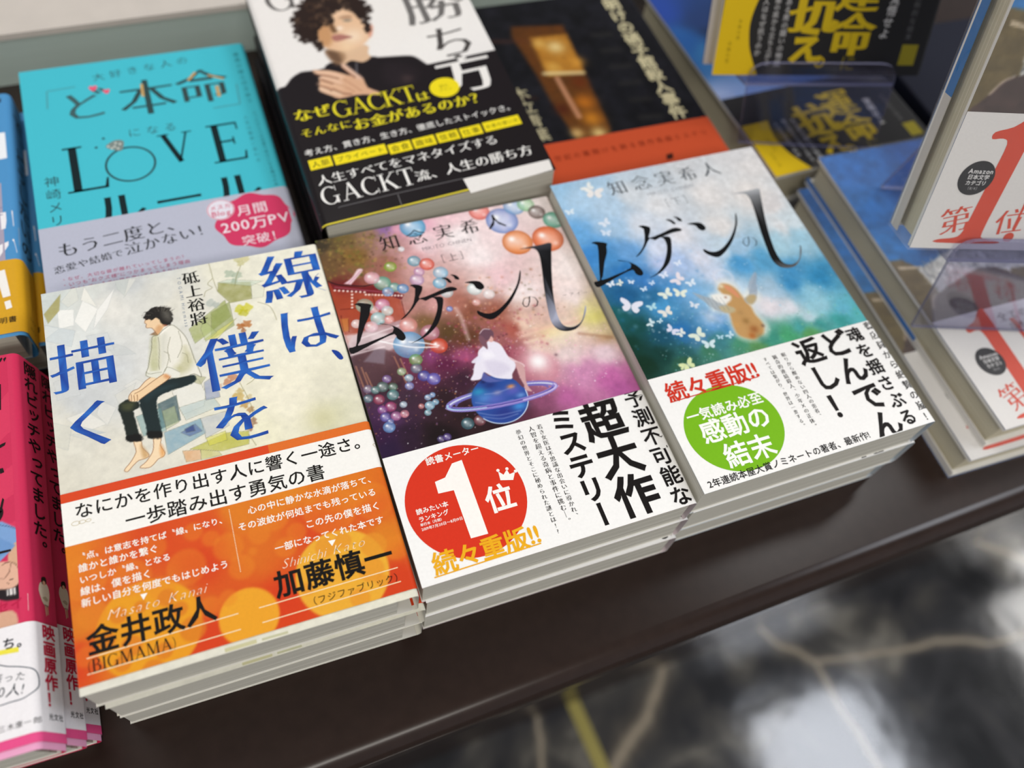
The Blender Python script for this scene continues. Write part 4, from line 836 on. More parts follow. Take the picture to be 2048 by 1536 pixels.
# ================================================================ blue companion volume: winged creature among butterflies
OG = ([(-0.6,61.2)][0][1] + [(129.1,60.7)][0][1]) / 2
Q2 = Paint(0, OG - 1.5, 128, 188, 0.36, '80a8c8', 31)
Q2.wash([(2,184,'9cc4e2'),(23,186,'a9c9e2'),(48,187,'c0cfdc'),(80,188,'cfd2d6'),(112,186,'d6d6d8'),(119,175,'dedcdc'),(12,175,'b0d0ea'),(27,167,'b4cfe6'),(41,171,'d4dbe2'),(54,160,'e2e4e8'),(85,160,'e6e4e4'),(108,154,'e8e4e2'),(115,145,'e2dfe0'),(21,154,'a8c8e4'),(37,150,'d8dfea'),(55,138,'e4e4ea'),(80,139,'e8e6e6'),(114,130,'e2e6ea'),(121,133,'d6e4ec'),(120,119,'a4d0e6'),(104,117,'b0d8ea'),(84,122,'a4c8e4'),(73,125,'c8dae8'),(3,152,'6aa8dc'),(3,138,'3f86c8'),(12,133,'4a8cc4'),(23,133,'6aa0d4'),(17,124,'2f74b4'),(24,116,'3a78b8'),(41,133,'d0d8ea'),(39,123,'b8c4e4'),(47,121,'a8c0e4'),(59,121,'d8dcea'),(60,112,'c8d4e8'),(79,112,'4f9cd0'),(93,111,'5aa4d0'),(103,101,'4898cc'),(116,94,'3a94c8'),(99,93,'3f90c4'),(107,86,'94cce2'),(107,77,'9cd0e0'),(86,92,'a8c8de'),(81,84,'e2dce4'),(90,79,'dfe0e8'),(99,72,'c4dce6'),(70,96,'c0d8ea'),(52,96,'8cbce0'),(44,103,'7ab0dc'),(35,108,'4f90c8'),(25,99,'4a98cc'),(23,106,'2a6c98'),(10,110,'1f5c8c'),(3,99,'1a5a5c'),(8,91,'164a48'),(0,82,'10382c'),(2,69,'0f3020'),(12,72,'123a34'),(17,83,'1a5068'),(28,82,'2a70b0'),(23,71,'285c60'),(36,75,'4a80a8'),(45,81,'5a9cd4'),(52,85,'8cb4de'),(54,77,'4a90c4'),(45,71,'3f8088'),(37,67,'3f7c60'),(22,65,'2f5c44'),(54,67,'4a9070'),(71,66,'3f9480'),(82,64,'48a070'),(90,67,'4aa0a0'),(101,67,'3f9490'),(113,66,'3f9c98'),(125,65,'5ab0b4'),(117,71,'6ab8d0'),(92,62,'5a9c5c'),(63,62,'5a9058')], 3.4, 3.0, 9)
Q2.grain(0.02, 2.4, 3)
Q2.specks(90, (2, 75, 60, 130), .4, 1.6, ['e8f0fa', 'b8d4f0', '2f78b8', '8cc0e8'], .35); Q2.specks(140, (10, 60, 60, 95), .2, .6, ['d0ecf4', '8fd0d8', '3a9878', 'e8f4f8'], .6)
Q2.specks(120, (60, 78, 126, 118), .2, .6, ['ffffff', 'd8f0fa', '58b0dc'], .6); Q2.specks(60, (60, OG, 126, 80), .2, .7, ['8fc890', '2f7c5c', 'c0e0c8'], .6)
def butterfly(x, y, r, c, ang, P=Q2, a=.92):
    ca, sa = math.cos(ang), math.sin(ang)
    tr_ = lambda L: [(x + r * (p * ca - q * sa), y + r * (p * sa + q * ca)) for p, q in L]
    for s in (1, -1):
        P.poly(tr_([(0, .05), (s * .35, .55), (s * .95, .75), (s * 1.0, .35), (s * .6, .0), (s * .8, -.25), (s * .55, -.65), (s * .2, -.5)]), c, a, .18, sm=2)
    P.line(tr_([(0, .3), (0, -.45)]), .12 * r, 'a8b8c8', .5)
for (x, y, r), c, g in zip([(10.3,102.7,5.66),(31.0,104.7,3.78),(38.4,103.3,3.59),(41.2,111.5,4.06),(26.1,94.5,3.73),(24.3,83.8,3.28),(28.0,80.9,2.66),(35.8,77.5,4.32),(38.8,71.1,3.49),(15.8,90.5,2.45),(20.5,99.3,2.69),(20.8,90.4,1.64),(42.1,94.5,2.52),(46.9,107.6,2.78),(21.6,177.3,5.35),(19.8,181.5,3.79),(3.6,167.9,2.61),(19.1,156.1,3.27),(16.8,149.6,2.81),(5.9,118.0,2.29),(10.7,117.4,2.09),(16.5,116.5,1.68),(35.2,116.0,2.56),(23.0,63.1,4.01),(20.4,62.1,2.19),(21.2,110.6,1.88),(51.7,73.0,2.29),(46.2,73.3,1.86),(26.9,113.0,1.69),(45.9,121.2,2.16)], ['f2eef8', 'eef2e0', 'f0f2dc', 'f0e4e8', 'f4ece0', 'ece8f8', 'f0f0e8', 'ecf2dc', 'dff0f4', 'e0f0f4', 'b8e0e8', 'd0e8f0', 'e4e8f0', 'e4eef8', 'f2ece8', 'eef0ec', 'e0ecf4', 'e0e8f4', 'd8e4f4', 'f0f4fa', 'f0f0e0', 'e8f0fa', 'e4eafa', 'e6eeb4', 'dfe8b0', 'd8e8f8', 'c8e4f0', 'b8dcec', 'd4e4f8', 'e4ecfa'], [-.5, .3, -.4, .6, .2, -.9, .5, .4, -.2, .8, .1, .4, -.6, .2, -.3, .5, 0, .4, -.3, .2, .7, -.4, .2, .3, -.6, .1, .5, -.3, .3, .2]):
    butterfly(x, y, r, c, g)
# round haze ring and the creature with wings
(hx, hy, hr), = [(65.1,106.3,5.09)]
Q2.line([(hx + hr * math.cos(a), hy + hr * math.sin(a)) for a in np.linspace(-.6, 3.6, 24)], 1.2, 'e6e8f4', .5, .8)
for x, y, r in [(57.4,94.9,5.00),(46.1,84.9,5.21),(79.8,84.9,8.23),(71.7,86.0,6.29),(64.5,101.8,6.34),(71.1,72.4,3.72)]: Q2.blob(x, y, r, 'f4ecec', .45)
Q2.poly([(60.9,104.3),(65.7,104.2),(69.4,100.5),(70.5,94.8),(74.6,95.9),(78.7,92.5),(76.8,88.4),(72.7,87.3),(71.2,83.1),(72.7,77.1),(72.9,72.6),(69.8,67.6),(64.6,66.2),(58.1,68.0),(54.8,71.8),(54.5,77.7),(56.2,84.7),(53.1,86.7),(49.4,89.9),(52.5,97.4),(57.1,98.4)], 'f6f2e4', .75, 2.2, sm=3)
Q2.poly([(63.0,103.0),(66.3,101.3),(68.5,97.6),(69.2,93.6),(69.9,88.4),(70.7,85.5),(70.5,80.7),(71.7,75.9),(71.1,72.4),(68.4,68.7),(63.9,67.5),(59.2,68.8),(55.7,72.3),(55.9,77.7),(57.5,84.7),(57.8,89.1),(60.1,92.2),(59.6,97.7),(59.1,100.2),(60.9,102.4)], 'c69a62', 1, .9, sm=3)
Q2.blob(*[(65.5,72.8)][0], 2.9, '9a5c30', .8); Q2.blob(*[(62.7,69.6)][0], 2.2, 'b0622c', .8); Q2.blob(*[(63.8,78.5)][0], 2.3, '97713f', .7); Q2.blob(*[(63.5,83.8)][0], 2.2, 'b08a58', .6); Q2.blob(*[(58.0,77.9)][0], 2.2, 'd0a060', .7); Q2.blob(*[(71.0,73.5)][0], 1.2, '6a5048', .7)
Q2.poly([(63.1,101.8),(65.8,100.3),(67.4,96.8),(67.9,93.2),(66.6,92.7),(64.8,95.9),(63.1,99.1)], 'e09670', .9, .6, sm=3)
Q2.poly([(53.3,97.6),(57.4,97.6),(61.5,96.1),(63.4,94.4),(61.6,91.8),(57.6,91.4),(54.7,93.7)], 'f3f1ea', .95, .8, sm=3); Q2.blob(*[(60.4,94.6)][0], .8, '9a6a50', .8); Q2.blob(*[(59.7,100.0)][0], .9, 'b8a078', .8); Q2.blob(*[(61.5,101.5)][0], 1.5, 'f2e6c8', .8)
Q2.poly([(44.8,101.8),(47.2,100.4),(49.8,98.1),(53.0,95.7),(55.8,91.9),(59.2,89.1),(61.5,87.0),(59.2,85.3),(55.0,86.3),(52.0,88.5),(49.9,91.7),(47.7,96.0),(45.9,99.2)], 'a6aeb4', .92, .5, sm=3, tex=.3); Q2.poly([(54.2,90.1),(58.7,89.6),(61.8,86.9),(60.4,85.0),(55.5,86.0)], 'c4b48c', .9, .8, sm=3)
Q2.poly([(83.6,105.1),(83.6,102.9),(80.6,98.2),(78.7,93.3),(75.8,89.4),(72.4,87.3),(69.7,88.1),(69.6,91.2),(73.1,92.5),(75.7,98.0),(79.6,102.4)], 'a4b0be', .92, .5, sm=3, tex=.3); Q2.poly([(69.9,90.3),(73.1,92.5),(76.5,91.6),(75.3,88.8),(71.4,86.8)], 'c0a878', .9, .8, sm=3)
for k in range(5):
    a, b = [(48.9,98.4),(51.7,89.3)]; Q2.line([(a[0] + 2.2 * k, a[1] - .8 * k), (b[0] + 2.2 * k - 2, b[1] - .9 * k + 1)], .22, '6c7880', .5)
    a, b = [(83.2,103.8),(74.5,93.7)]; Q2.line([(a[0] - .1 * k, a[1] - 1.2 * k), (b[0] + .9 * k, b[1])], .22, '6c7c94', .5)
Q2.blob(*[(66.7,66.3)][0], 3, '2a7060', .5)
def ge_jacket(S):
    S.art(Q2)
    K = '101214'
    d = GOF
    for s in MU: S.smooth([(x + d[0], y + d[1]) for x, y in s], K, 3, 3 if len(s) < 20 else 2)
    S.t('の', [(x + d[0], y + d[1]) for x, y in NO_], '4a5a68', 1.12, -.02, 1)
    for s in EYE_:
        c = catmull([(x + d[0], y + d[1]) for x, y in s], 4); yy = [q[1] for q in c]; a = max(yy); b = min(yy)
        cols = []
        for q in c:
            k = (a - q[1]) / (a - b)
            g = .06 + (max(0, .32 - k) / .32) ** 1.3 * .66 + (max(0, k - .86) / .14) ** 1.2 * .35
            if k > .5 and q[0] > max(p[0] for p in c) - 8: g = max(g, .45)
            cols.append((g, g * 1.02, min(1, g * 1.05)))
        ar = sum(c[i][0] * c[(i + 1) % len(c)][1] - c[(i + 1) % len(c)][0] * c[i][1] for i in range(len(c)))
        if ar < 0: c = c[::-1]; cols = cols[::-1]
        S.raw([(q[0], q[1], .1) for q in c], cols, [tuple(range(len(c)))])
    S.t('知念実希人', [(28.6,178.2),(101.0,177.4)], '60666c', .78, -.004, 1)
    S.t('MIKITO CHINEN', [(49.9,168.7),(78.9,169.4)], '9aa0a8', .85, -.012, 0)
    S.t('［下］', [(52.8,160.5),(75.3,160.8)], '8a9298', .85, -.008, 0)
GOF = ([(-1.3,120.0)][0][0] - [(1.3,118.0)][0][0], [(7.4,145.1)][0][1] - [(9.0,144.5)][0][1])
def ge_band(S):
    K = '1b1716'
    (rx, ry, rr), = [(29.0,26.1,24.44)]
    S.disc(rx, ry, rr, '79b81a', 1, ry=abs([(36.7,48.7)][0][1] - [(21.8,4.9)][0][1]) / 2 * 1.02, n=72)
    Wc = 'fbfbf4'
    S.t('続々重版!!', [(5.2,52.1),(55.3,50.8)], 'd23420', 1.0, .022, 0, l=5)
    S.line([(5.3,46.6),(53.5,47.2)], .5, 'd23420', 5)
    S.t('一気読み必至', [(9.0,37.1),(49.7,36.6)], Wc, .98, .022, 0, l=4)
    S.t('感動の', [(11.7,27.6),(48.6,27.0)], Wc, 1.0, .022, 0, l=4)
    S.t('結末', [(17.0,14.1),(43.2,12.6)], Wc, .98, .022, 0, l=4)
    S.t('2年連続本屋大賞ノミネートの著者、最新作!', [(3.3,4.0),(90.7,2.9)], K, .98, .012, 0, l=4)
    for s, pp in (('眠りから醒めない四人の患者、', [(71.8,56.2),(72.9,18.0)]), ('猟奇的連続殺人、少年Xの正体。', [(66.4,56.2),(68.1,13.8)]), ('すべては繋がり、世界は一変する。', [(61.1,56.3),(62.7,15.7)])):
        S.t(s, pp, '34302e', .95, .002, 1, vert=True)
    S.t('返し！', [(86.6,61.0),(85.9,13.9)], K, .98, .028, 0, vert=True)
    S.t('どんでん', [(102.6,61.3),(101.9,-2.3)], K, 1.02, .028, 0, vert=True, clip=(0, .4, 128, OG))
    S.t('魂を揺さぶる', [(113.7,60.1),(116.0,1.1)], K, .9, .028, 0, vert=True, clip=(0, .3, 128, OG))
    S.t('書店員から絶賛の嵐！', [(125.5,61.1),(124.7,0.6)], K, .82, .012, 0, vert=True, clip=(0, 0, 128, OG))
g1 = book('paperback_book', 'blue paperback with butterflies and a winged creature, top of its stack', (.1293, .0005, .0073, .0063), 128, 188, 22.4, 'R', 2.2,
          ge_jacket, 'ccd6de', ge_band, (0, OG), 'f5f4f1', mat=M_GLOSS, gap=3)
g1['group'] = 'blue butterfly paperbacks in one stack'
more(g1, (.1311, .0001, -.0151, .004), 'middle book in the stack of three blue butterfly paperbacks', 22.4)
more(g1, (.1300, .0015, -.0375, .006), 'bottom book in the stack of three blue butterfly paperbacks', 22.4)

# ================================================================ turquoise book
OT = ([(1.5,59.7)][0][1] + [(127.6,59.3)][0][1]) / 2
def te_jacket(S):
    G, K, D = '2c7f8c', '0d2226', '3a5a5e'
    S.t('大好きな人の', [(37.2,168.5),(94.8,173.8)], D, .72, -.004, 0)
    S.line([(12.5,148.1),(13.5,162.6),(28.8,163.3)], .7, '4f9aa4', 3); S.line([(100.4,128.9),(115.9,129.2),(117.1,146.3)], .7, '4f9aa4', 3)
    S.t('ど', [(19.9,146.4),(44.6,148.3)], '3f5f62', 1.1, .002, 1, l=3); S.t('本', [(50.1,145.6),(82.7,147.5)], '2f4a4c', 1.0, -.002, 1, l=3); S.t('命', [(81.3,147.9),(114.7,150.0)], '35494a', .95, -.002, 1, l=3)
    for x, y, r in [(38.1,159.7,2.34),(45.0,155.6,1.96)]:
        S.smooth([(x - r, y + r * .4), (x - r * .4, y + r), (x, y + r * .5), (x + r * .4, y + r), (x + r, y + r * .4), (x, y - r)], 'ee5a78', 4, 4)
    for pts, w in (([(64.6,157.8),(64.1,147.0)], 1.6), ([(95.8,161.3),(90.6,155.2)], 1.6), ([(102.4,157.5),(110.9,152.4)], 1.3), ([(105.8,147.2),(105.6,137.8)], 2.0)): S.line(pts, w, 'c8a468', 4)
    S.t('になる', [(50.4,118.8),(79.7,119.3)], D, .75, -.006, 0)
    S.t('L', [(17.5,98.0),(37.4,97.9)], K, 1.12, 0, 2); S.t('V', [(66.3,102.2),(86.2,102.5)], K, .98, 0, 2); S.t('E', [(94.1,99.9),(113.2,100.4)], K, 1.1, 0, 2)
    (x, y, r), = [(50.2,95.5,13.31)]
    S.ring(x, y, r, 1.1, '2a3f42', 3)
    S.smooth([(39.1,111.5),(44.3,115.2),(48.8,113.5),(47.0,106.8),(43.3,107.7)], '7d8a86', 4, 4)
    for q in [(40.5,111.2),(42.1,109.4),(44.5,113.0),(45.3,108.6),(46.7,111.8),(43.7,110.4)]: S.poly([(q[0] - .8, q[1]), (q[0], q[1] - .8), (q[0] + .8, q[1]), (q[0], q[1] + .8)], 'd8dcd4', 5)
    for q in [(34.2,111.9),(38.7,118.0)]: S.disc(q[0], q[1], .8, '2a4044', 3, n=12)
    S.t('ルール', [(25.3,64.5),(116.6,63.4)], K, .9, .004, 1)
    S.t('神崎メリ', [(9.5,96.6),(9.5,59.1)], '2f4e52', .85, -.004, 0, vert=True)
    S.t('最高の彼と付き合う', [(121.6,174.8),(121.8,127.9)], '2a7480', .7, -.004, 0, vert=True); S.t('たったひとつの恋愛で幸せになる魔法の本', [(122.6,121.5),(122.4,60.6)], '2a7480', .8, -.006, 0, vert=True); S.t('人生は最高に変わる', [(117.1,119.7),(116.6,80.2)], '3a8490', .7, -.008, 0, vert=True)
def te_band(S):
    K = '2a2c30'
    S.t('もう二度と、', [(7.4,42.5),(71.7,47.5)], K, .98, .0, 1)
    S.t('恋愛や結婚で', [(4.6,30.4),(38.4,34.3)], K, .98, -.004, 1); S.t('泣かない！', [(38.9,35.2),(84.3,39.8)], K, .95, -.002, 1)
    for s, pp in (('・なぜ、大切な彼が離れていってしまうの？', [(7.3,23.4),(68.3,24.0)]), ('・いつも"おクズ様"につかまってしまう理由', [(7.3,20.0),(69.4,20.3)]), ('・尽くしているのに振り向いてもらえない', [(7.8,16.6),(63.1,16.9)])): S.t(s, pp, 'b8456c', .9, -.004, 0)
    (x, y, r), = [(106.3,39.3,20.21)]
    pts = []
    for k in range(96):
        a = 2 * math.pi * k / 96; q = 1 + .045 * math.cos(8 * a)
        pts.append((x + r * q * math.cos(a), y + r * .93 * q * math.sin(a)))
    S.poly(pts, 'd23a64', 1)
    (x, y, r), = [(90.2,50.6,7.27)]
    S.disc(x, y, r, 'e6e2ec', 3); S.ring(x, y, r * .96, .35, 'd23a64', 4, n=36)
    S.t('メスカ', [(84.7,52.6),(96.0,52.4)], 'd04a70', .95, .01, 0, l=5); S.t('Blog', [(84.9,48.4),(95.2,48.0)], 'd04a70', .95, .01, 0, l=5)
    Wc = 'f2e6ee'
    S.t('月間', [(97.9,47.3),(114.7,47.4)], Wc, .98, .004, 0, l=4); S.t('200万PV', [(87.8,37.6),(124.4,37.3)], Wc, 1.0, .006, 0, l=4); S.t('突破！', [(96.6,26.2),(119.2,26.3)], Wc, .96, .002, 0, l=4)
t1 = book('paperback_book', 'turquoise paperback with pale lilac band and pink seal, top of its stack', (-.1310, .1865, -.0199, .006), 128, 182, 20, 'R', 3.0,
          te_jacket, '45bfd0', te_band, (0, OT), 'b9bccd')
t1['group'] = 'turquoise paperbacks in one stack'
more(t1, (-.1300, .1880, -.0399, .004), 'turquoise paperback directly under the top turquoise one with lilac band', 20)

# ================================================================ white and black book with a man in a turtleneck
W, H = 130.0, 188.0
OB = ([(5.5,112.9)][0][1] + [(128.9,83.1)][0][1]) / 2
Q3 = Paint(0, 50, W, H, 0.6, 'ece8e3', 41)
Q3.wash([(11,149,'eeeae6'),(82,143,'ede9e4'),(112,103,'ece9e6'),(93,108,'efece8')], 2, 2, 10)
Q3.poly([(-11.4,93.8),(-2.1,103.8),(5.6,104.6),(10.2,109.8),(16.8,113.4),(22.9,112.6),(30.7,112.6),(34.4,115.8),(58.3,114.3),(62.3,112.4),(77.5,109.2),(82.8,106.8),(86.2,101.4),(90.3,93.7),(93.5,86.3),(97.8,77.9),(96.6,52.2),(56.7,-64.8),(-40.9,-32.5)], '1b1518', 1, .6, sm=2)
Q3.poly([(-8, OB), (138, OB), (138, 40), (-8, 40)], '1b1518', 1, .3)
Q3.poly([(63.8,105.4),(73.3,103.9),(80.9,95.8),(76.4,85.9),(65.2,85.1),(60.5,94.3)], '2c2328', .6, 3, sm=3, tex=.5); Q3.blob(*[(73.2,90.4)][0], 4, '4a3a38', .6)
Q3.poly([(34.4,126.3),(42.5,127.9),(58.7,124.5),(57.7,117.4),(58.4,113.6),(52.9,110.9),(46.8,114.2),(41.4,112.2),(36.6,116.6),(35.2,120.6)], 'dcb896', 1, .6, sm=3)
Q3.poly([(35.0,125.8),(43.3,123.3),(44.2,117.2),(38.5,112.4),(35.7,116.9)], '8a6648', .7, 1.5, sm=3)
Q3.poly([(33.6,147.8),(39.0,153.1),(47.6,159.0),(54.3,161.0),(60.2,156.1),(62.2,144.6),(64.2,138.7),(64.3,134.8),(60.8,128.3),(54.6,124.3),(46.2,123.1),(39.1,126.0),(34.7,130.3),(32.7,138.3)], 'e6bd98', 1, .7, sm=3)
Q3.poly([(33.9,147.0),(41.1,149.4),(42.4,142.9),(41.2,134.3),(35.9,129.2),(33.0,135.3)], 'c08c5c', .8, 2.0, sm=3)
Q3.blob(*[(53.1,133.7)][0], 8, 'f6dfc4', .8); Q3.blob(*[(47.2,126.5)][0], 5, 'f2d4ac', .6); Q3.blob(*[(50.5,154.3)][0], 5, 'efcbaa', .7)
Q3.poly([(48.8,151.7),(52.2,153.0),(57.0,151.6),(56.0,149.9),(51.5,150.5)], 'a47c60', .8, .8, sm=3); Q3.poly([(50.6,148.9),(53.3,149.4),(56.5,147.9),(53.7,147.0)], '6f7068', .8, .5, sm=3)
Q3.poly([(41.6,151.5),(44.1,149.3),(45.4,142.8),(45.3,140.2),(42.7,140.2),(41.9,144.6)], '56381f', .8, .8, sm=3); Q3.blob(*[(47.5,142.9)][0], 2.2, 'fff2e4', .8)
Q3.poly([(41.0,137.3),(45.3,138.3),(48.8,136.5),(52.6,133.4),(48.8,132.7),(43.6,132.0),(41.5,133.4)], 'b0746a', .9, .5, sm=3); Q3.line(catopen([(41.5,135.5),(46.4,134.8),(52.1,133.5)]), .6, '7a403c', .8)
Q3.poly([(64.3,140.9),(66.9,139.4),(64.3,131.8),(61.8,130.3)], 'd99a80', .9, .6, sm=3)
Q3.poly([(34.5,127.4),(41.1,122.5),(40.8,113.9),(36.0,118.2)], '4a3426', .6, 1.5, sm=3)
hair = [(23.5,160.0),(29.1,168.5),(34.6,176.4),(41.6,179.9),(53.5,179.6),(63.9,173.3),(67.5,161.8),(67.7,153.1),(64.5,140.8),(62.5,135.4),(62.2,144.6),(61.0,151.2),(58.5,157.4),(54.3,161.0),(50.2,159.1),(44.8,156.0),(44.5,150.7),(40.7,148.0),(36.6,147.7),(33.3,142.6),(33.0,137.5),(33.3,130.7),(31.9,128.9),(30.0,133.2),(28.2,138.2),(22.3,138.5),(22.0,147.5),(22.4,156.5)]
Q3.poly(hair, '2a1c16', 1, .7, rough=2.2)
for x, y in catmull(hair, 2)[::1]: Q3.disc(x + Q3.R.uniform(-1, 1), y + Q3.R.uniform(-1, 1), Q3.R.uniform(1, 2.2), '241814', .9, .5)
for _ in range(46):
    x, y = [(40.6,159.6)][0]; a = Q3.R.uniform(0, 6.28); x += Q3.R.uniform(-17, 17); y += Q3.R.uniform(-12, 14)
    c = Q3.a[np.clip(np.searchsorted(Q3.ys, y), 0, len(Q3.ys) - 1), np.clip(np.searchsorted(Q3.xs, x), 0, len(Q3.xs) - 1)]
    if c.sum() < 1.0: Q3.line([(x + 2.2 * math.cos(a + t), y + 2.2 * math.sin(a + t)) for t in np.linspace(0, 2.6, 8)], .7, ['6a4c34', '5a4434', '8a7058'][Q3.R.randint(3)], .55, .4)
hand = [(23.2,112.8),(26.6,112.1),(32.9,109.8),(38.7,105.9),(43.2,102.4),(41.2,108.0),(40.1,111.2),(41.1,113.0),(42.7,111.8),(44.9,106.9),(48.1,100.9),(49.5,97.0),(49.9,89.8),(54.9,84.9),(54.1,82.3),(46.6,85.0),(40.2,86.0),(32.5,86.0),(28.6,89.5),(23.7,94.5),(23.6,98.0),(25.0,101.7),(25.5,105.7),(27.2,106.6),(25.0,109.4)]
Q3.poly(hand, 'd9ab8a', 1, .5, sm=2)
for a, b in (([(25.3,110.7),(32.4,107.9),(37.8,102.7)], 'f0cdb2'), ([(27.0,106.0),(32.1,103.0),(35.7,98.4)], 'f0cdb2'), ([(24.8,101.1),(30.0,98.8),(35.6,94.3)], 'e6bd9c'), ([(24.6,96.3),(28.5,93.0),(33.4,89.4)], 'f0d4b8'), ([(41.6,111.4),(44.5,105.6),(47.6,99.0)], 'e0c0b0')): Q3.line(catopen(a), 3.0, b, .6, 1.2)
for a in ([(24.4,108.9),(30.0,106.1),(35.8,102.2)], [(26.5,104.0),(29.6,101.0),(32.0,98.9)], [(24.9,99.3),(29.0,94.9),(29.6,93.4)], [(30.8,94.4),(35.3,89.5),(39.6,87.5)], [(39.9,110.5),(41.8,106.4),(45.1,100.4)]): Q3.line(catopen(a), 1.0, '6a3c28', .65, .5)
for a in ([(32.9,98.6),(38.3,93.4),(41.9,88.9)], [(38.4,101.1),(41.7,95.2),(45.7,88.4)]): Q3.line(a, .6, 'a87050', .5)
Q3.line([(49.0,111.3),(47.1,103.4)], 1.2, '6c6a70', .7)
def bl_jacket(S):
    S.art(Q3)
    S.rect(-60, 0, W, 51, '1b1618', 1)
    G = '3c3a3a'
    S.t('勝', [(88.8,150.5),(125.3,149.6)], '6f6c6a', 1.1, .002, 1); S.t('ち', [(92.5,113.8),(122.1,112.6)], '4a4644', 1.05, .002, 1); S.t('方', [(90.9,85.9),(124.1,84.6)], '2c2826', 1.05, .004, 1)
    S.t('G', [(11.4,179.2),(27.9,178.4)], '6a6664', 1.25, 0, 2)
def bl_band(S):
    Y, Wc = 'e6d92a', 'f2f0ec'
    S.art(Q3, .01, 50, OB)
    S.t('方', [(90.9,85.9),(124.1,84.6)], 'efece8', 1.05, .012, 1, clip=(0, 0, 130, OB), l=2)
    S.t('なぜ', [(4.5,79.5),(25.8,79.7)], Y, .98, .014, 1, l=5); S.t('GACKT', [(26.4,78.2),(74.1,77.6)], Y, 1.12, 0, 2, l=5); S.t('は', [(73.3,74.1),(81.4,73.7)], Y, 1.0, .01, 1, l=5)
    S.t('そんなに', [(5.0,66.0),(34.2,65.5)], Y, .96, .006, 1, l=5); S.t('お金があるのか？', [(34.0,64.9),(112.1,62.8)], Y, .98, .014, 1, l=5)
    S.t('考え方、貫き方、生き方、徹底したストイックさ。', [(3.8,53.2),(125.0,49.6)], Wc, .98, .006, 0, l=5)
    for s, a in (('人脈', [(4.0,42.3),(17.0,42.4)]), ('プライベート', [(17.5,42.5),(47.2,41.5)]), ('会食', [(47.5,40.7),(61.0,40.4)]), ('趣味', [(61.3,40.6),(74.7,40.3)]), ('信頼', [(75.1,40.6),(88.3,40.4)]), ('仕事', [(88.6,40.4),(101.7,40.3)]), ('お金の使い方', [(102.3,40.8),(124.7,40.6)])):
        (xa, ya), (xb, yb2) = a; y = (ya + yb2) / 2
        S.poly([(xa + .4, y - 3.6), (xb - .4, y - 3.6), (xb - .4, y + 3.6), (xa + .4, y + 3.6)], 'f0dc1e', 4); S.t(s, [(xa + 1.4, y), (xb - 1.4, y)], '3a3410', .92, .0, 0, l=5)
    S.t('人生すべてをマネタイズする', [(5.5,31.8),(107.3,29.1)], Wc, .98, .004, 1, l=5)
    S.t('GACKT', [(4.2,19.3),(55.8,18.9)], Wc, 1.0, 0, 2, l=5); S.t('流、人生の勝ち方', [(55.6,18.3),(122.9,16.9)], Wc, .98, .006, 1, l=5)
    (x, y, r), = [(91.6,77.0,8.63)]
    S.disc(x, y, r, 'f0dc1e', 4, ry=r * .9); S.t('読む', [(x - 3, y + 1.4), (x + 3, y + 1.4)], '8a7c10', .9, 0, 0, l=5); S.t('プラン', [(x - 4, y - 1.6), (x + 4, y - 1.6)], '8a7c10', .9, 0, 0, l=5)
    S.line([(1.3,9.2),(13.1,10.1),(42.6,9.9),(79.6,9.0)], .45, '6a686a', 4); S.line([(43.5,9.1),(43.3,-0.1)], .45, '6a686a', 4)
    S.poly([(79.7,8.7),(128.9,7.6),(128.3,0.1),(80.5,-2.0)], 'ebe8e4', 6)
    S.rect(.5, 0.2, 126, 1.3, 'd8c83c', 4)
BKR = Euler((.013, -.0737, .0107)); _o = Vector((.0051, .1961, -.0006)) - BKR.to_matrix() @ Vector((0, 0, .023)); BKO = (_o.x, _o.y, _o.z, 0)
bk1 = book('paperback_book', 'white paperback with man in black turtleneck and yellow-lettered black band', BKO, W, H, 23.0, 'L', 4.0,
           bl_jacket, '1b1618', bl_band, (0, OB), '1b1618', mat=M_SHINE, bmat=M_SHINE, rot=BKR)
bk2 = book('paperback_book', 'plain black spine copy lying right under the turtleneck book', (.0055, .1965, -.0248, .008), 129, 186, 17.4, 'L', 3.0, None, '1b1618', None, None, '1b1618', mat=M_SHINE)
bk1['group'] = bk2['group'] = 'black spine copies below the turtleneck book'
more(bk2, (.0040, .1960, -.0424, .012), 'lowest black spine copy in the stack beneath the turtleneck book', 17.4)

# ================================================================ hot pink books at the left, spines towards the camera
PR, PT = 2.5, 18.0
PSU = spine_u(128, PT, PR)
PB = [(130.2,48.2)][0][1]
PB0 = [(129.8,2.6)][0][1]
Q4 = Paint(92, 0, 124, 175, 0.5, 'd23a5e', 51)
cx4, cy4 = 30, 40
ang4 = np.arctan2(Q4.Y - 60, Q4.X - 40)
Q4.a[:] = np.where((np.sin(ang4 * 26) > 0)[..., None], np.array(rgb('d93a5f')), np.array(rgb('cf3058')))
Q4.poly([(115.8,93.3),(122.9,89.7),(128.1,85.0),(127.6,82.9),(123.8,81.1),(119.3,77.0),(115.2,75.8)], '7da3d4', 1, .3, sm=2); Q4.line(catopen([(116.8,92.1),(122.9,89.2),(128.1,84.7)]), .3, '3a4a70', .8)
Q4.poly([(121.5,80.6),(127.8,82.8),(128.3,78.0),(127.6,72.2),(126.0,66.7),(121.0,69.3)], 'd8ab8c', 1, .3, sm=3); Q4.line(catopen([(127.8,82.8),(128.3,78.0),(127.6,72.2),(125.7,65.6)]), .3, '4a2c2a', .7)
Q4.poly([(115.6,87.8),(123.6,81.2),(121.4,78.8),(115.2,77.0)], '6f98cc', 1, .3)
Q4.poly([(120.0,67.9),(127.0,66.4),(125.3,61.1),(123.6,58.1),(115.7,60.5)], '241c20', 1, .3, sm=2)
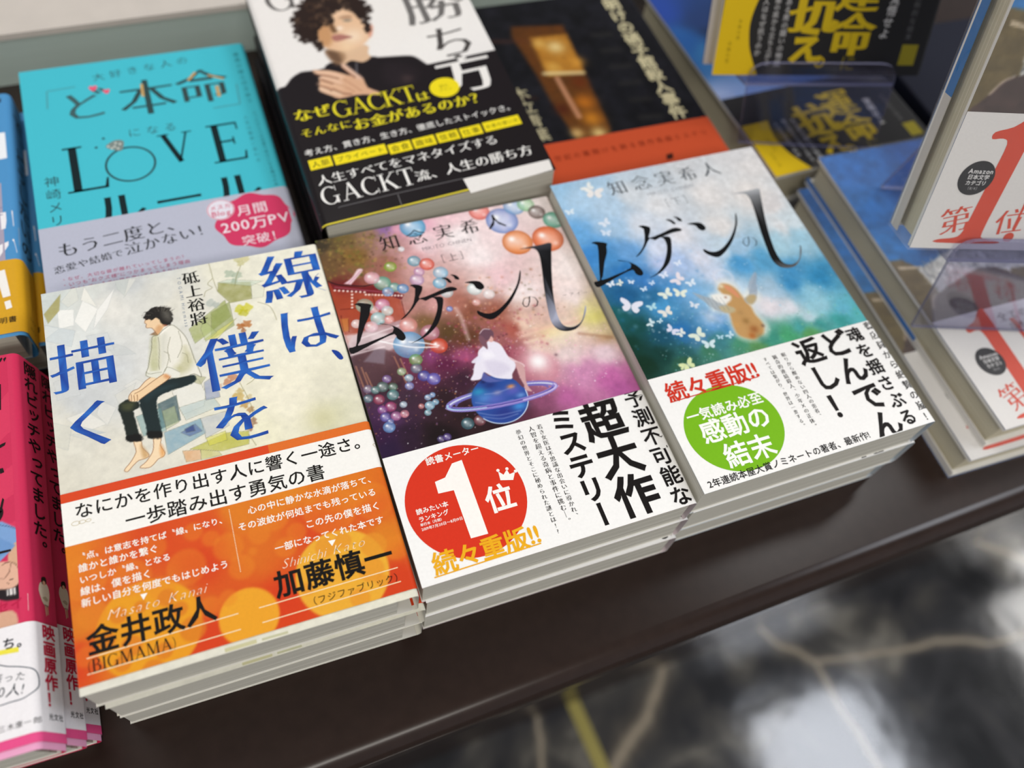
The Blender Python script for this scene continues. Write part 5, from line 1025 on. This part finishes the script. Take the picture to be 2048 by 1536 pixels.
Q4.poly([(115.2,74.6),(119.2,75.2),(122.7,73.6),(124.6,68.9),(124.1,64.9),(121.8,63.3),(117.8,63.9),(114.9,65.3)], 'e3b39a', 1, .3, sm=3); Q4.line(catopen([(118.2,73.7),(120.2,74.6),(123.2,73.1),(124.9,68.8),(124.3,64.9),(121.8,63.0)]), .3, '5a3a2a', .8)
for pts in ([(121.4,73.4),(121.1,70.5),(119.5,68.6)], [(117.5,68.3),(119.0,68.2)], [(120.9,67.0),(122.1,67.0)], [(120.1,66.1),(120.5,65.3)], [(125.4,67.5),(127.1,69.4),(127.3,66.4)]): Q4.line(pts, .3, '4a2c22', .8)
Q4.poly([(119.6,63.3),(122.8,63.2),(122.9,60.4),(119.7,60.7)], 'f2ece8', 1, .2); Q4.poly([(120.1,63.2),(120.6,63.2),(120.7,60.6),(120.2,60.6)], '241c20', 1, .2); Q4.poly([(121.6,63.0),(122.0,63.0),(122.1,60.4),(121.7,60.4)], '241c20', 1, .2)
Q4.poly([(115.5,54.3),(121.4,54.2),(123.2,50.3),(122.0,46.2),(115.3,48.2)], 'd8a88c', 1, .3, sm=2)
def pk_jacket(S):
    S.art(Q4)
    K = '1c1012'
    for pts in ([(120.9,172.8),(121.9,173.7),(122.3,173.0),(121.3,171.1)], [(122.5,172.7),(123.5,173.6),(123.8,172.9),(122.9,171.0)], [(119.1,159.7),(121.1,159.5),(120.7,146.1),(120.0,146.3),(119.8,147.1),(118.7,147.3)], [(118.0,128.0),(120.4,129.1),(122.0,129.5),(121.5,128.0),(118.2,126.5)], [(118.9,117.3),(120.4,117.4),(120.8,115.2),(119.3,114.8)], [(117.4,93.4),(119.2,101.8),(119.7,103.5),(120.3,102.5),(118.3,93.0)], [(116.4,80.0),(121.9,79.9),(121.9,79.0),(116.3,78.8)]): S.poly(pts, K, 3)
    S.t('ッ', [(114.8,95.4),(120.4,98.9)], K, 1.0, .06, 0)
    S.poly([(115.7,60.2),(127.0,59.7),(126.9,52.6),(115.4,52.8)], 'f0d0d4', 2); S.t('セイ', [(115.4,56.6),(125.7,56.6)], 'c01f4a', .95, .02, 0, l=4)
    S.rect(0, 0, 165, PB0 + .1, 'eba6c8', 1)
    c = [(114.6,3.6),(124.1,2.7)]
    for k in range(4): S.ring(104 + 3 * k, 4 + k * .8, 1.6, .25, '7a5060', 3, n=14)
    S.line([(100, 2.2), (116, 5.8)], .25, '7a5060', 3)
    ya, yb_ = [(124.6,173.8)][0][1], [(125.7,77.8)][0][1]
    S.t('隠れビッチやってました。', [(PSU, ya), (PSU, yb_)], K, .95, .02, 0, vert=True, l=6, sx=1.25)
    y1, y0 = [(127.1,68.5)][0][1], [(127.3,51.6)][0][1]
    u = PSU; hh = y1 - y0
    S.smooth([(u - 2.6, y0 + hh * .45), (u - 3.6, y0 + hh * .65), (u - 2, y0 + hh * .84), (u + 2, y0 + hh * .82), (u + 3.2, y0 + hh * .6), (u + 2.6, y0 + hh * .4), (u + 1.6, y0 + hh * .25), (u - 1, y0 + hh * .3)], 'd9cfb8', 3)
    S.smooth([(u - 1.2, y0 + hh * .8), (u - 1.4, y0 + hh * .96), (u + 1.2, y0 + hh), (u + 1.5, y0 + hh * .84)], '2a1d18', 4)
    S.disc(u, y0 + hh * .84, .95, 'd8a888', 5, n=16)
    S.poly([(u - .4, y0 + hh * .3), (u + .6, y0 + hh * .3), (u + .9, y0 + 1), (u + .2, y0)], 'd0a088', 3); S.poly([(u + .9, y0 + hh * .3), (u + 1.7, y0 + hh * .3), (u + 1.8, y0 + 1), (u + 1.2, y0 + 1)], 'c8987c', 3)
    S.smooth([(u - 1.5, y0 + hh * .45), (u + .5, y0 + hh * .5), (u + 2, y0 + hh * .44), (u + 1, y0 + hh * .38)], 'b0a488', 4)
def pk_band(S):
    S.t('ち。', [(117.3,41.6),(127.5,40.8)], '2c2c34', .95, .02, 0); S.poly([(114.6,39.8),(123.1,39.2),(123.1,37.2),(114.6,38.0)], 'f0e44a', 1)
    c = catmull([(113.1,34.0),(119.6,32.6),(124.8,30.8),(127.7,28.9),(128.7,25.6),(128.2,22.2),(124.9,19.7),(120.4,19.3),(112.7,20.6)], 5)
    S.line(c + c[:1], .35, '3a4a5a', 3)
    S.t('を振った', [(109.4,30.0),(125.3,27.6)], '3a4048', .9, -.004, 0, shear=.15); S.t('100人!', [(111.5,24.5),(124.4,23.0)], '3a4048', .95, -.004, 0, shear=.15)
    S.t('三木康一郎', [(114.9,10.6),(129.1,10.3)], '2a2628', .92, -.004, 0)
    S.rect(0, PB0, 165, PB0 + 3.6, 'e8538c', 2)
    ya, yb_ = [(128.1,48.1)][0][1], [(128.5,15.0)][0][1]
    S.t('映画原作！', [(PSU, ya), (PSU, yb_)], 'c2183c', .98, .03, 0, vert=True, l=6, sx=1.25)
    S.t('光文社', [(PSU - 3, [(128.6,11.9)][0][1]), (PSU + 6, [(128.6,11.9)][0][1])], '1c1c1c', .9, .01, 0, l=4)
p1 = book('paperback_book', 'hot pink paperback with white band, top of the fanned stack at the left edge', (-.2708, -.0093, -.0060, -.026), 128, 175, PT, 'R', PR,
          pk_jacket, 'd4345c', pk_band, (PB0, PB), 'f1eef0', gap=4, lean=4.5)
def rot_origin(rx_, ry_, yaw, w): return rx_ - w * math.cos(yaw), ry_ - w * math.sin(yaw)
p1['group'] = 'hot pink paperbacks in one stack'
x_, y_ = rot_origin(-.1405, -.0094, -.022, .128); more(p1, (x_, y_, -.0240, -.022), 'second hot pink paperback, lying under the top pink one', PT)
x_, y_ = rot_origin(-.1395, -.0048, -.018, .128); more(p1, (x_, y_, -.0420, -.018), 'lowest hot pink paperback, at the bottom of the fanned stack', PT)

# ================================================================ blue and amber books behind them
YR, YT = 3.5, 20.0
YSU = spine_u(128, YT, YR)
YB = [(129.1,47.3)][0][1]
def yk_jacket(S):
    S.rect(0, YB, 121, [(123.2,100.9)][0][1], 'a9a1b4', 1)
    S.poly([(100, YB + 8), (128, YB + 10), (128, YB + 22), (100, YB + 20)], 'b8a884', 2)
    for pts in ([(119.7,79.6),(125.6,80.2),(125.8,69.6),(119.9,68.1)], [(117.5,57.4),(125.4,60.8),(126.5,51.7),(117.2,49.3)]): S.poly(pts, 'efedf0', 3)
    S.line([(95, YB + 30), (121, YB + 31)], .6, '8a84a0', 3); S.line([(95, YB + 36), (121, YB + 36)], .6, '8f8aa8', 3)
    S.t('み', [(119.3,69.1),(116.9,68.7)][::-1], 'efedf0', 1.0, .02, 0)
    S.poly([(119.2,138.7),(124.4,138.5),(124.7,118.7),(118.4,118.0)], 'eef2f6', 3)
    S.poly([(121.8,165.8),(123.3,166.4),(123.4,163.2),(121.7,163.1)], '1c2430', 3); 
    S.t('で、どうしたいの', [(YSU, 160), (YSU, YB + 6)], '21303c', .9, .014, 0, vert=True, l=4, sx=1.3)
def yk_band(S):
    S.poly([(116.3,40.5),(120.5,41.3),(122.5,24.2),(119.0,23.7)], 'f4f0ea', 3); S.poly([(119.5,21.1),(122.2,21.7),(122.9,16.9),(120.2,16.2)], 'f4f0ea', 3)
    S.t('説明書', [(112.4,9.8),(124.8,10.0)], '2a2418', .95, .008, 0)
    S.t('あなたへ伝えたいことがある', [(YSU + 1.5, YB - 3), (YSU + 1.5, 22)], '6e5a20', .8, -.002, 0, vert=True, l=4)
    S.t('ライツ', [(YSU - 4, 14), (YSU + 4, 14)], '4a3a10', .9, 0, 0, l=4); S.t('ライン', [(YSU - 4, 8), (YSU + 4, 8)], '4a3a10', .9, 0, 0, l=4)
y1b = book('paperback_book', 'sky blue paperback with amber band, upper one at the far left behind the pink stack', (-.2700, .1855, -.0200, -.0236), 128, 170, YT, 'R', YR,
           yk_jacket, '4f93c8', yk_band, (2.0, YB), 'd9a424', gap=5)
y1b['group'] = 'sky blue and amber paperbacks'
x_, y_ = rot_origin(-.1375, .1885, -.02, .128); more(y1b, (x_, y_, -.0400, -.02), 'sky blue paperback with amber band, lower one, peeking out at its right', YT)

# ================================================================ dark book with amber glass panel, orange band
Q5 = Paint(0, 0, 129.5, 182, 1.2, '15151a', 61)
Q5.grain(.15, 8)
Q5.poly([(33.1,158.7),(68.2,153.7),(61.7,55.9),(59.8,51.5),(37.0,50.3),(33.7,85.3),(33.0,113.0),(30.0,149.9)], '6a3c12', 1, 1.5, tex=.3)
Q5.poly([(41.4,145.7),(67.2,144.4),(65.0,106.3),(40.0,108.0)], 'c98a2e', 1, 1.5, tex=.4)
for x, y, r, c in [(*[(55.1,133.7)][0], 7, 'f0dca0'), (*[(45.5,139.3)][0], 5, 'd8b060'), (*[(64.2,117.2)][0], 6, 'd89a3c'), (*[(46.7,115.5)][0], 6, 'd8a850'), (*[(54.5,80.8)][0], 8, 'c8741c'), (*[(53.4,66.0)][0], 8, 'd08422'), (*[(38.2,77.7)][0], 6, '4a1c0c'), (*[(52.9,53.0)][0], 6, 'ead08a'), (*[(58.1,98.9)][0], 6, '6a2c0c'), (*[(39.4,56.1)][0], 5, 'd8b878')]: Q5.blob(x, y, r, c, .8)
Q5.line([(38.6,111.0),(63.8,106.6)], 3, 'e8d8a4', .8, 1); Q5.line([(45.2,105.2),(46.0,69.3)], 3.5, 'c89070', .8, 1)
for k in range(6):
    a, b = [(81.4,139.7),(80.4,58.3)]; Q5.line([(a[0] + 4, a[1] - k * 16), (a[0] + 16, a[1] - k * 16 - 1)], 4, '2b2a28', .7, 2)
Q5.line([(6.7,149.0),(40.1,142.3)], 3, '5a3020', .5, 2); Q5.line([(-8.8,99.6),(24.6,90.7)], 3, '4a2414', .4, 2)
OGo = ([(14.6,51.5)][0][1] + [(130.4,50.5)][0][1]) / 2
def go_jacket(S):
    S.art(Q5)
    S.t('夜明けの硝子館殺人事件', [(111.6,185.4),(109.9,53.3)], 'cfc6a0', 1.02, .03, 0, vert=True)
    S.t('木立青葉', [(17.2,102.5),(16.0,53.5)], 'b0a888', .95, .012, 0, vert=True)
def go_band(S):
    S.t('世紀の幕開けを飾る傑作長編ミステリ', [(16.5,37.9),(121.9,39.0)], '8c3018', .8, .004, 0)
    S.poly([(86.6,26.1),(91.3,26.6),(89.8,22.2),(85.2,21.7)], '3a1810', 3)
book('paperback_book', 'black and amber paperback with a red-orange band, behind the blue butterfly book', (.1345, .1925, -.0200, 0), 129.5, 182, 20, 'R', 3.0, go_jacket, '17171b', go_band, (0, OGo), 'c04d2b')
book('paperback_book', 'dark paperback directly under the black and amber one', (.1350, .1935, -.0400, .004), 129.5, 182, 20, 'R', 3.0, None, '1a1a1e')

# ================================================================ yellow and black banded book: one lying, one on a stand
def fate_print(S):
    S.rect(0, 0, 130, 72, '2b2a29', 1)
    S.smooth([(0.8,44.5),(21.2,44.7),(18.5,36.2),(17.6,28.8),(18.6,20.6),(20.8,13.0),(27.0,0.0),(-0.0,-0.1),(-0.0,21.8)], 'd6b41a', 2, 4) if 0 else S.poly(catopen([(21.2,46.0),(18.5,36.2),(17.6,28.8),(18.6,20.6),(20.8,13.0),(27.3,0.0)]) + [(-0.3,-0.1),(-0.0,21.8),(0.5,45.8)], 'd6b41a', 2)
    for pp in ([(7.7,19.8),(7.1,6.5)], [(12.0,32.1),(11.4,19.9)]): S.t('本屋大賞', pp, '8a7410', .8, 0, 0, vert=True)
    for s, pp in (('人はなぜ抗うのか', [(24.6,43.5),(25.3,10.9)]), ('闇の底から立ち上がる', [(31.3,44.2),(32.5,5.2)]), ('ある男の闘いの物語', [(38.3,43.6),(38.6,4.9)])): S.t(s, pp, 'b4b2ae', .95, .012, 0, vert=True)
    Y = 'cfb020'
    S.t('運', [(66.0,47.5),(92.0,48.4)], Y, 1.0, .026, 1); S.t('命', [(67.4,23.4),(93.7,24.3)], Y, 1.0, .026, 1); S.t('に', [(76.4,6.9),(87.8,7.4)], '8c7c24', .9, .0, 0)
    S.t('抗', [(41.1,37.7),(69.6,39.3)], Y, 1.05, .026, 1); S.t('え', [(44.9,17.3),(64.5,18.2)], Y, 1.15, .04, 0); S.ring(*[(64.5,7.6)][0], 3.2, 1.2, Y, 3, n=20)
    S.t('覚悟せよ', [(101.9,46.9),(99.8,21.2)], 'c8c4bc', .95, .02, 0, vert=True); S.t('圧倒的な結末', [(115.1,47.1),(115.9,20.6)], '6a6866', .9, .0, 0, vert=True)
    (x, y, r), = [(118.5,12.2,5.51)]
    S.rect(x - 5, y - 6, x + 5, y + 6, '9a8c28', 2, n=4)
Q6 = Paint(0, 66, 130, 188, 1.2, '2c4c8c', 71)
Q6.wash([(3,167,'2c4a9c'),(5,133,'2c60a4'),(27,150,'2a4070'),(16,115,'3a7ab0'),(36,137,'22304c'),(-12,116,'2f6cb0'),(3,69,'aab8dc'),(12,69,'7c98cc')], 3, 4, 20)
def bb_jacket(S): S.art(Q6); S.rect(0, 60, 12, 76, '8fa2cc', 2, n=3)
def bb_band(S): fate_print(S)
B_b = book('hardcover_book', 'blue book with yellow and black band, lying beneath the standing yellow-lettered one', (.2905, .193, -.0300, .045), 130, 188, 30, 'R', 3.0, bb_jacket, '2f5290', bb_band, (0, 70), '2b2a29', hard=True, page=M_PAGE2, mat=M_GLOSS, bmat=M_SHINE)
Ra = Euler((1.1573, -.0643, -.2922)).to_matrix(); Oa = Vector((.2556, .2456, .0123))
def lying_to_rot(o, R_, t): return o - R_ @ Vector((0, 0, t * MM))
o_ = lying_to_rot(Oa, Ra, 24)
book('hardcover_book', 'black book with big yellow brush lettering, standing upright on a clear stand', (o_.x, o_.y, o_.z, 0), 130, 188, 24, 'R', 3.0, lambda S: S.rect(0, 0, 155, 188, '2c4a8c', 1), '2c4a8c', lambda S: fate_print(S), (0, 72), '2b2a29', hard=True, page=M_PAGE2, rot=Ra.to_euler())

# ================================================================ shrink wrapped thick books with a red numeral 1
QA, QB = 'd2452a', 'dedbd7'
ONE = [(16.6, 58.4), (16.6, 55.2), (21.5, 55.6), (24.4, 53), (24.2, 40), (23.4, 20), (22.6, 9.5), (20, 6.2), (12.3, 5.0), (12.3, 3.2), (41.3, 3.4), (41.3, 4.9), (34.5, 6.0), (32.5, 9.5), (33.0, 30), (33.8, 50), (34.2, 64), (33.8, 67), (30, 66.2), (24, 61)]
def one_band(S):
    S.smooth([(a * 1.04, b * 1.045) for a, b in ONE], QA, 2, 3)
    S.t('第', [(9.9,14.0),(24.6,18.2)], QA, 1.05, .0, 1); S.t('位', [(38.2,14.8),(52.2,17.3)], QA, 1.05, .0, 1)
    S.disc(48.6, 7.4, 2.6, QA, 2); S.poly([(48.3, 12), (49, 12), (50.5, 60), (47, 60)], QA, 2)
    (x, y, r), = [(18.1,38.3,9.56)]
    S.disc(x, y, 8.6, '17171b', 3, ry=8.8)
    W_ = 'e0dedc'
    for s, dy, w in (('Amazon', 3.6, 6.2), ('日本文学', .6, 5.4), ('カテゴリ', -2.4, 5.2)): S.t(s, [(x - w + .8, y + dy), (x + w + .8, y + dy)], W_, .98, .02, 0, l=5)
    S.t('（8/4）', [(x - 3.4, y - 5.2), (x + 4.0, y - 5.2)], 'a8a6a6', .9, 0, 0, l=5)
    S.t('全ての', [(40, 62), (62, 62)], '3a3838', .9, 0, 1); S.t('日本人へ', [(44, 55), (66, 55)], '3a3838', .9, 0, 1)
    S.t('話題の書、緊急重版', [(58, 8), (118, 8)], '3a3838', .9, 0, 1)
Q7 = Paint(0, 68, 148, 198, .8, '1f5aa0', 81)
Q7.wash([(20, 186, '2a68b0'), (70, 188, '164a90'), (120, 185, '154688'), (10, 150, '2f78c0'), (60, 150, '14437a'), (110, 155, '174a86'), (40, 125, '103a68'), (5, 122, '3078b8'), (90, 128, '154478'), (130, 135, '2f78c4'), (100, 135, '3078c4')], 3, 5, 14)
Q7.poly([(-2, 114), (8, 113), (16, 104), (30, 108), (90, 128), (150, 122), (150, 60), (-2, 60)], '6a5c3c', 1, 1, rough=1)
Q7.poly([(2.4,109.3),(8.4,108.0),(16.9,106.1),(17.7,104.5),(9.5,105.7),(2.6,107.0)], 'b8a88c', 1, .5)
Q7.poly([(14, 104), (17, 84), (26, 80), (60, 92), (150, 84), (150, 122), (90, 126), (30, 109)], 'b0b0aa', 1, .8, rough=1.0)
for _ in range(900):
    x, y = Q7.R.uniform(15, 148), Q7.R.uniform(80, 124)
    if y < 106 + (x - 16) * .22 and y > 84 + (x - 26) * .1: Q7.line([(x, y), (x + Q7.R.uniform(-1.5, 1.5), y + 2.2)], .8, ['e4e4dc', '6a6e70', 'ccccc6', '8a8e90'][Q7.R.randint(4)], .85, .3)
Q7.poly([(1.0,69.5),(3.7,73.6),(7.1,78.2),(10.5,83.5),(14.4,85.8),(18.6,86.8),(29.2,90.3),(63.1,94.3),(84.9,56.5),(7.9,53.6)], '4a3a36', 1, .8, sm=3)
Q7.line(catopen([(7.1,78.2),(10.5,83.5),(14.4,85.8)]), 1.4, 'b8a898', .7, .8)
Q7.grain(.05, 5)
def cc_jacket(S):
    S.art(Q7)
    S.t('いのちの重さを問いかける', [(46, 176), (46, 118)], '8ea8c4', .7, -.006, 1, vert=True)
C1_ = book('hardcover_book', 'thick shrink-wrapped blue hardcover, lying, white band with red numeral 1, upper of two', (.312, -.0072, -.0165, -.0107), 148, 198, 21.7, 'R', 3.0, cc_jacket, '1f5c9e', one_band, (0, 69.5), QB, hard=True, page=M_PAGE2, film=True, mat=M_GLOSS, flap=(70, 'cfcbc4', '2a6cb4', 3.0))
C1_['group'] = 'shrink-wrapped hardcovers lying at the right'
more(C1_, (.3018, -.0118, -.0382, -.0237), 'thick shrink-wrapped blue hardcover at the right end, lower of the two lying ones', 21.7)
Rd = Euler((1.2397, -.0325, -.3096)).to_matrix(); Od = Vector((.275, .0808, .0383))
o_ = lying_to_rot(Od, Rd, 24)
book('hardcover_book', 'shrink-wrapped hardcover with red numeral 1, propped upright on a clear stand at right edge', (o_.x, o_.y, o_.z, 0), 148, 198, 24, 'R', 3.0, cc_jacket, '2466a8', one_band, (0, 70), QB, hard=True, page=M_PAGE2, film=True, mat=M_GLOSS, flap=(70, 'c4bfb6', '2b6ca8', 6.0), rot=Rd.to_euler())
book('paperback_book', 'small dark navy book lying at the far right behind the propped hardcover', (.4300, .200, -.0300, 0), 148, 105, 30, 'L', 2.0, None, '20222e', None)

# ---------------------------------------------------------------- clear stands
def plate(q, t, name, parent, org, cut=0.0):
    """bent acrylic plate from four corners, bevelled"""
    q = [Vector(p) for p in q]; n = (q[1] - q[0]).cross(q[3] - q[0]).normalized() * t
    if cut:
        a = []
        for i in range(4):
            p, prv, nxt = q[i], q[i - 1], q[(i + 1) % 4]
            if i in (2, 3):
                d1 = (prv - p).normalized() * cut; d2 = (nxt - p).normalized() * cut
                for k in range(6):
                    s = k / 5; a.append((p + d1) * (1 - s) ** 2 + 2 * s * (1 - s) * p + (p + d2) * s * s)
            else: a.append(p)
        q = a
    N = len(q); vs = [p - org for p in q] + [p + n - org for p in q]
    fs = [tuple(range(N))[::-1], tuple(range(N, 2 * N))] + [(i, (i + 1) % N, (i + 1) % N + N, i + N) for i in range(N)]
    o = mesh_obj(name, vs, fs, M_ACR, parent); o.data.materials.append(M_ACE)
    for p in list(o.data.polygons)[2:]: p.material_index = 1
    return o
def stand(label, O, R_, wbook, tb, zfloor, DR):
    L = lambda x, y, z: O + R_ @ Vector((x * MM, y * MM, z * MM))
    x0, x1 = 20, wbook - 18
    A, B = L(x0, 9, 5), L(x1, 9, 5)
    # front foot reaches down and forward to the surface
    fa = L(x0 + 6, -DR, -6); fb = L(x1 + 6, -DR, -6)
    fa = Vector((fa.x, fa.y, zfloor)); fb = Vector((fb.x, fb.y, zfloor))
    root = empty('book_stand', label, 'stand', fa, (0, 0, 0), 'clear acrylic book stands'); org = fa
    plate([fa, fb, B, A], .0022, 'front_lip', root, org, .012)
    plate([L(x0, -3.2, -tb - 5), L(x1, -3.2, -tb - 5), L(x1, -3.2, 4), L(x0, -3.2, 4)], .0022, 'ledge', root, org)
    plate([L(x0, -3, -tb - 3), L(x1, -3, -tb - 3), L(x1, 110, -tb - 3), L(x0, 110, -tb - 3)], -.0022, 'back_plate', root, org, .012)
    ba, bb_ = L(x0 + 20, 100, -tb - 5.6), L(x1 - 20, 100, -tb - 5.6)
    ga = Vector((ba.x + .01, ba.y + .03, zfloor)); gb = Vector((bb_.x + .01, bb_.y + .03, zfloor))
    plate([ga, gb, bb_, ba], -.0022, 'rear_leg', root, org)
stand('clear acrylic book stand holding up the shrink-wrapped hardcover at right edge', Od, Rd, 148, 24, -.0152, 44)
stand('clear acrylic book stand under the black book with yellow brush lettering', Oa, Ra, 130, 24, -.0292, 40)

# ================================================================ display table, metal riser, floor
yaw_t = .025
tb = empty('display_table', 'dark brown display table with a rounded glossy front edge under all the books', 'table', (0, -.0478, -.83), (0, 0, yaw_t))
prof = []
r_ = .011; top = .77
for k in range(9):
    a = math.radians(90 + 90 * k / 8); prof.append((r_ + r_ * math.cos(a), top - r_ + r_ * math.sin(a)))
prof += [(.0, top - .022), (.004, top - .026), (.9, top - .026), (.9, top)]
vs = []; n = len(prof)
for x in (-.9, 1.6): vs += [(x, y, z) for y, z in prof]
fs = [(i, (i + 1) % n, (i + 1) % n + n, i + n) for i in range(n)] + [tuple(range(n))[::-1], tuple(range(n, 2 * n))]
M_TAB, N_, L_, B_ = node_mat('dark_brown_laminate')
t_n = N_.new('ShaderNodeTexCoord'); nz = N_.new('ShaderNodeTexNoise'); nz.inputs['Scale'].default_value = 140; nz.inputs['Detail'].default_value = 5
L_.new(t_n.outputs['Object'], nz.inputs['Vector'])
rp = N_.new('ShaderNodeValToRGB'); rp.color_ramp.elements[0].color = (*lin(rgb('251b17')), 1); rp.color_ramp.elements[1].color = (*lin(rgb('30241f')), 1)
L_.new(nz.outputs['Fac'], rp.inputs[0]); L_.new(rp.outputs[0], B_.inputs['Base Color'])
B_.inputs['Roughness'].default_value = 0.24; B_.inputs['Specular IOR Level'].default_value = 0.25
o = mesh_obj('tabletop', vs, fs, M_TAB, tb)
for p in o.data.polygons: p.use_smooth = abs(p.normal.x) < .5 and len(p.vertices) == 4
vs_ = o.modifiers.new('w', 'WEIGHTED_NORMAL'); vs_.keep_sharp = True
v, f = box_vf(-.85, .07, 0, 1.55, .88, top - .027)
mesh_obj('table_body', v, f, M_TAB, tb)
M_MET, N_, L_, B_ = node_mat('painted_metal')
nz = N_.new('ShaderNodeTexNoise'); nz.inputs['Scale'].default_value = 6; nz.inputs['Detail'].default_value = 3
rp = N_.new('ShaderNodeValToRGB'); rp.color_ramp.elements[0].color = (*lin(rgb('b4c4bd')), 1); rp.color_ramp.elements[1].color = (*lin(rgb('c0cfc8')), 1)
L_.new(nz.outputs['Fac'], rp.inputs[0]); L_.new(rp.outputs[0], B_.inputs['Base Color'])
B_.inputs['Roughness'].default_value = 0.4; B_.inputs['Metallic'].default_value = 0.15
M_LEDGE = plain('riser_top_laminate', 'cdc5bc', 0.45)
rs = empty('shelf_riser', 'grey-green metal step with a pale beige top behind the books', 'shelf', (-.6, .400, -.06), (0, 0, .02))
v, f = box_vf(0, 0, 0, 1.02, .005, .0335); mesh_obj('face_panel', v, f, M_MET, rs)
v, f = box_vf(0, -.002, .0335, 1.02, .30, .0375); mesh_obj('top_panel', v, f, M_LEDGE, rs)

M_FLR, N_, L_, B_ = node_mat('polished_dark_marble')
t_n = N_.new('ShaderNodeTexCoord')
def ns(scale, det=5, dist=0.0):
    q = N_.new('ShaderNodeTexNoise'); q.inputs['Scale'].default_value = scale; q.inputs['Detail'].default_value = det; q.inputs['Distortion'].default_value = dist
    L_.new(t_n.outputs['Object'], q.inputs['Vector']); return q
def ramp(src, stops):
    r = N_.new('ShaderNodeValToRGB'); e = r.color_ramp.elements
    e[0].position, e[0].color = stops[0][0], (*lin(rgb(stops[0][1])), 1); e[1].position, e[1].color = stops[-1][0], (*lin(rgb(stops[-1][1])), 1)
    for p_, c_ in stops[1:-1]: q = e.new(p_); q.color = (*lin(rgb(c_)), 1)
    L_.new(src, r.inputs[0]); return r
base_ = ramp(ns(9, 8, .5).outputs['Fac'], [(.34, '202123'), (.50, '39393b'), (.60, '504e4b'), (.68, '7c786f'), (.78, 'b0aca2')])
vw = N_.new('ShaderNodeTexVoronoi'); vw.feature = 'DISTANCE_TO_EDGE'; vw.inputs['Scale'].default_value = 1.9
wn = ns(4, 4, .5); mxv = N_.new('ShaderNodeMixRGB'); mxv.inputs[0].default_value = .07
L_.new(t_n.outputs['Object'], mxv.inputs[1]); L_.new(wn.outputs['Color'], mxv.inputs[2]); L_.new(mxv.outputs[0], vw.inputs['Vector'])
vr = ramp(vw.outputs['Distance'], [(.0, 'ffffff'), (.007, '7a7a7a'), (.018, '000000')])
mxx = N_.new('ShaderNodeMixRGB'); L_.new(vr.outputs[0], mxx.inputs[0]); L_.new(base_.outputs[0], mxx.inputs[1]); mxx.inputs[2].default_value = (*lin(rgb('a89c88')), 1)
L_.new(mxx.outputs[0], B_.inputs['Base Color'])
B_.inputs['Roughness'].default_value = 0.10; B_.inputs['Specular IOR Level'].default_value = 0.6
bp = N_.new('ShaderNodeBump'); bp.inputs['Strength'].default_value = 0.12; bp.inputs['Distance'].default_value = .01
L_.new(ns(7, 3).outputs['Fac'], bp.inputs['Height']); L_.new(bp.outputs['Normal'], B_.inputs['Normal'])
v, f = box_vf(-3, -3, -.85, 4, 3, -.83)
cv, cf = box_vf(-3, -3, 2.0, 4, 3, 2.05)
cl = mesh_obj('ceiling', cv, cf, plain('ceiling_panels', 'dcdcda', .8)); cl['kind'] = 'structure'
fl = mesh_obj('floor', v, f, M_FLR); fl['kind'] = 'structure'
(ta, tb_) = ((.243, .060), (.255, -.110))
v, f = box_vf(-.009, -.45, 0, .009, .14, .0006)
tp = mesh_obj('floor_tape', v, f, plain('yellow_tape', 'a89c54', .5)); tp.location = (.238, .02, -.83); tp.rotation_euler = (0, 0, .07)
tag(tp, 'straight yellow tape stripe stuck on the dark marble floor', 'tape')
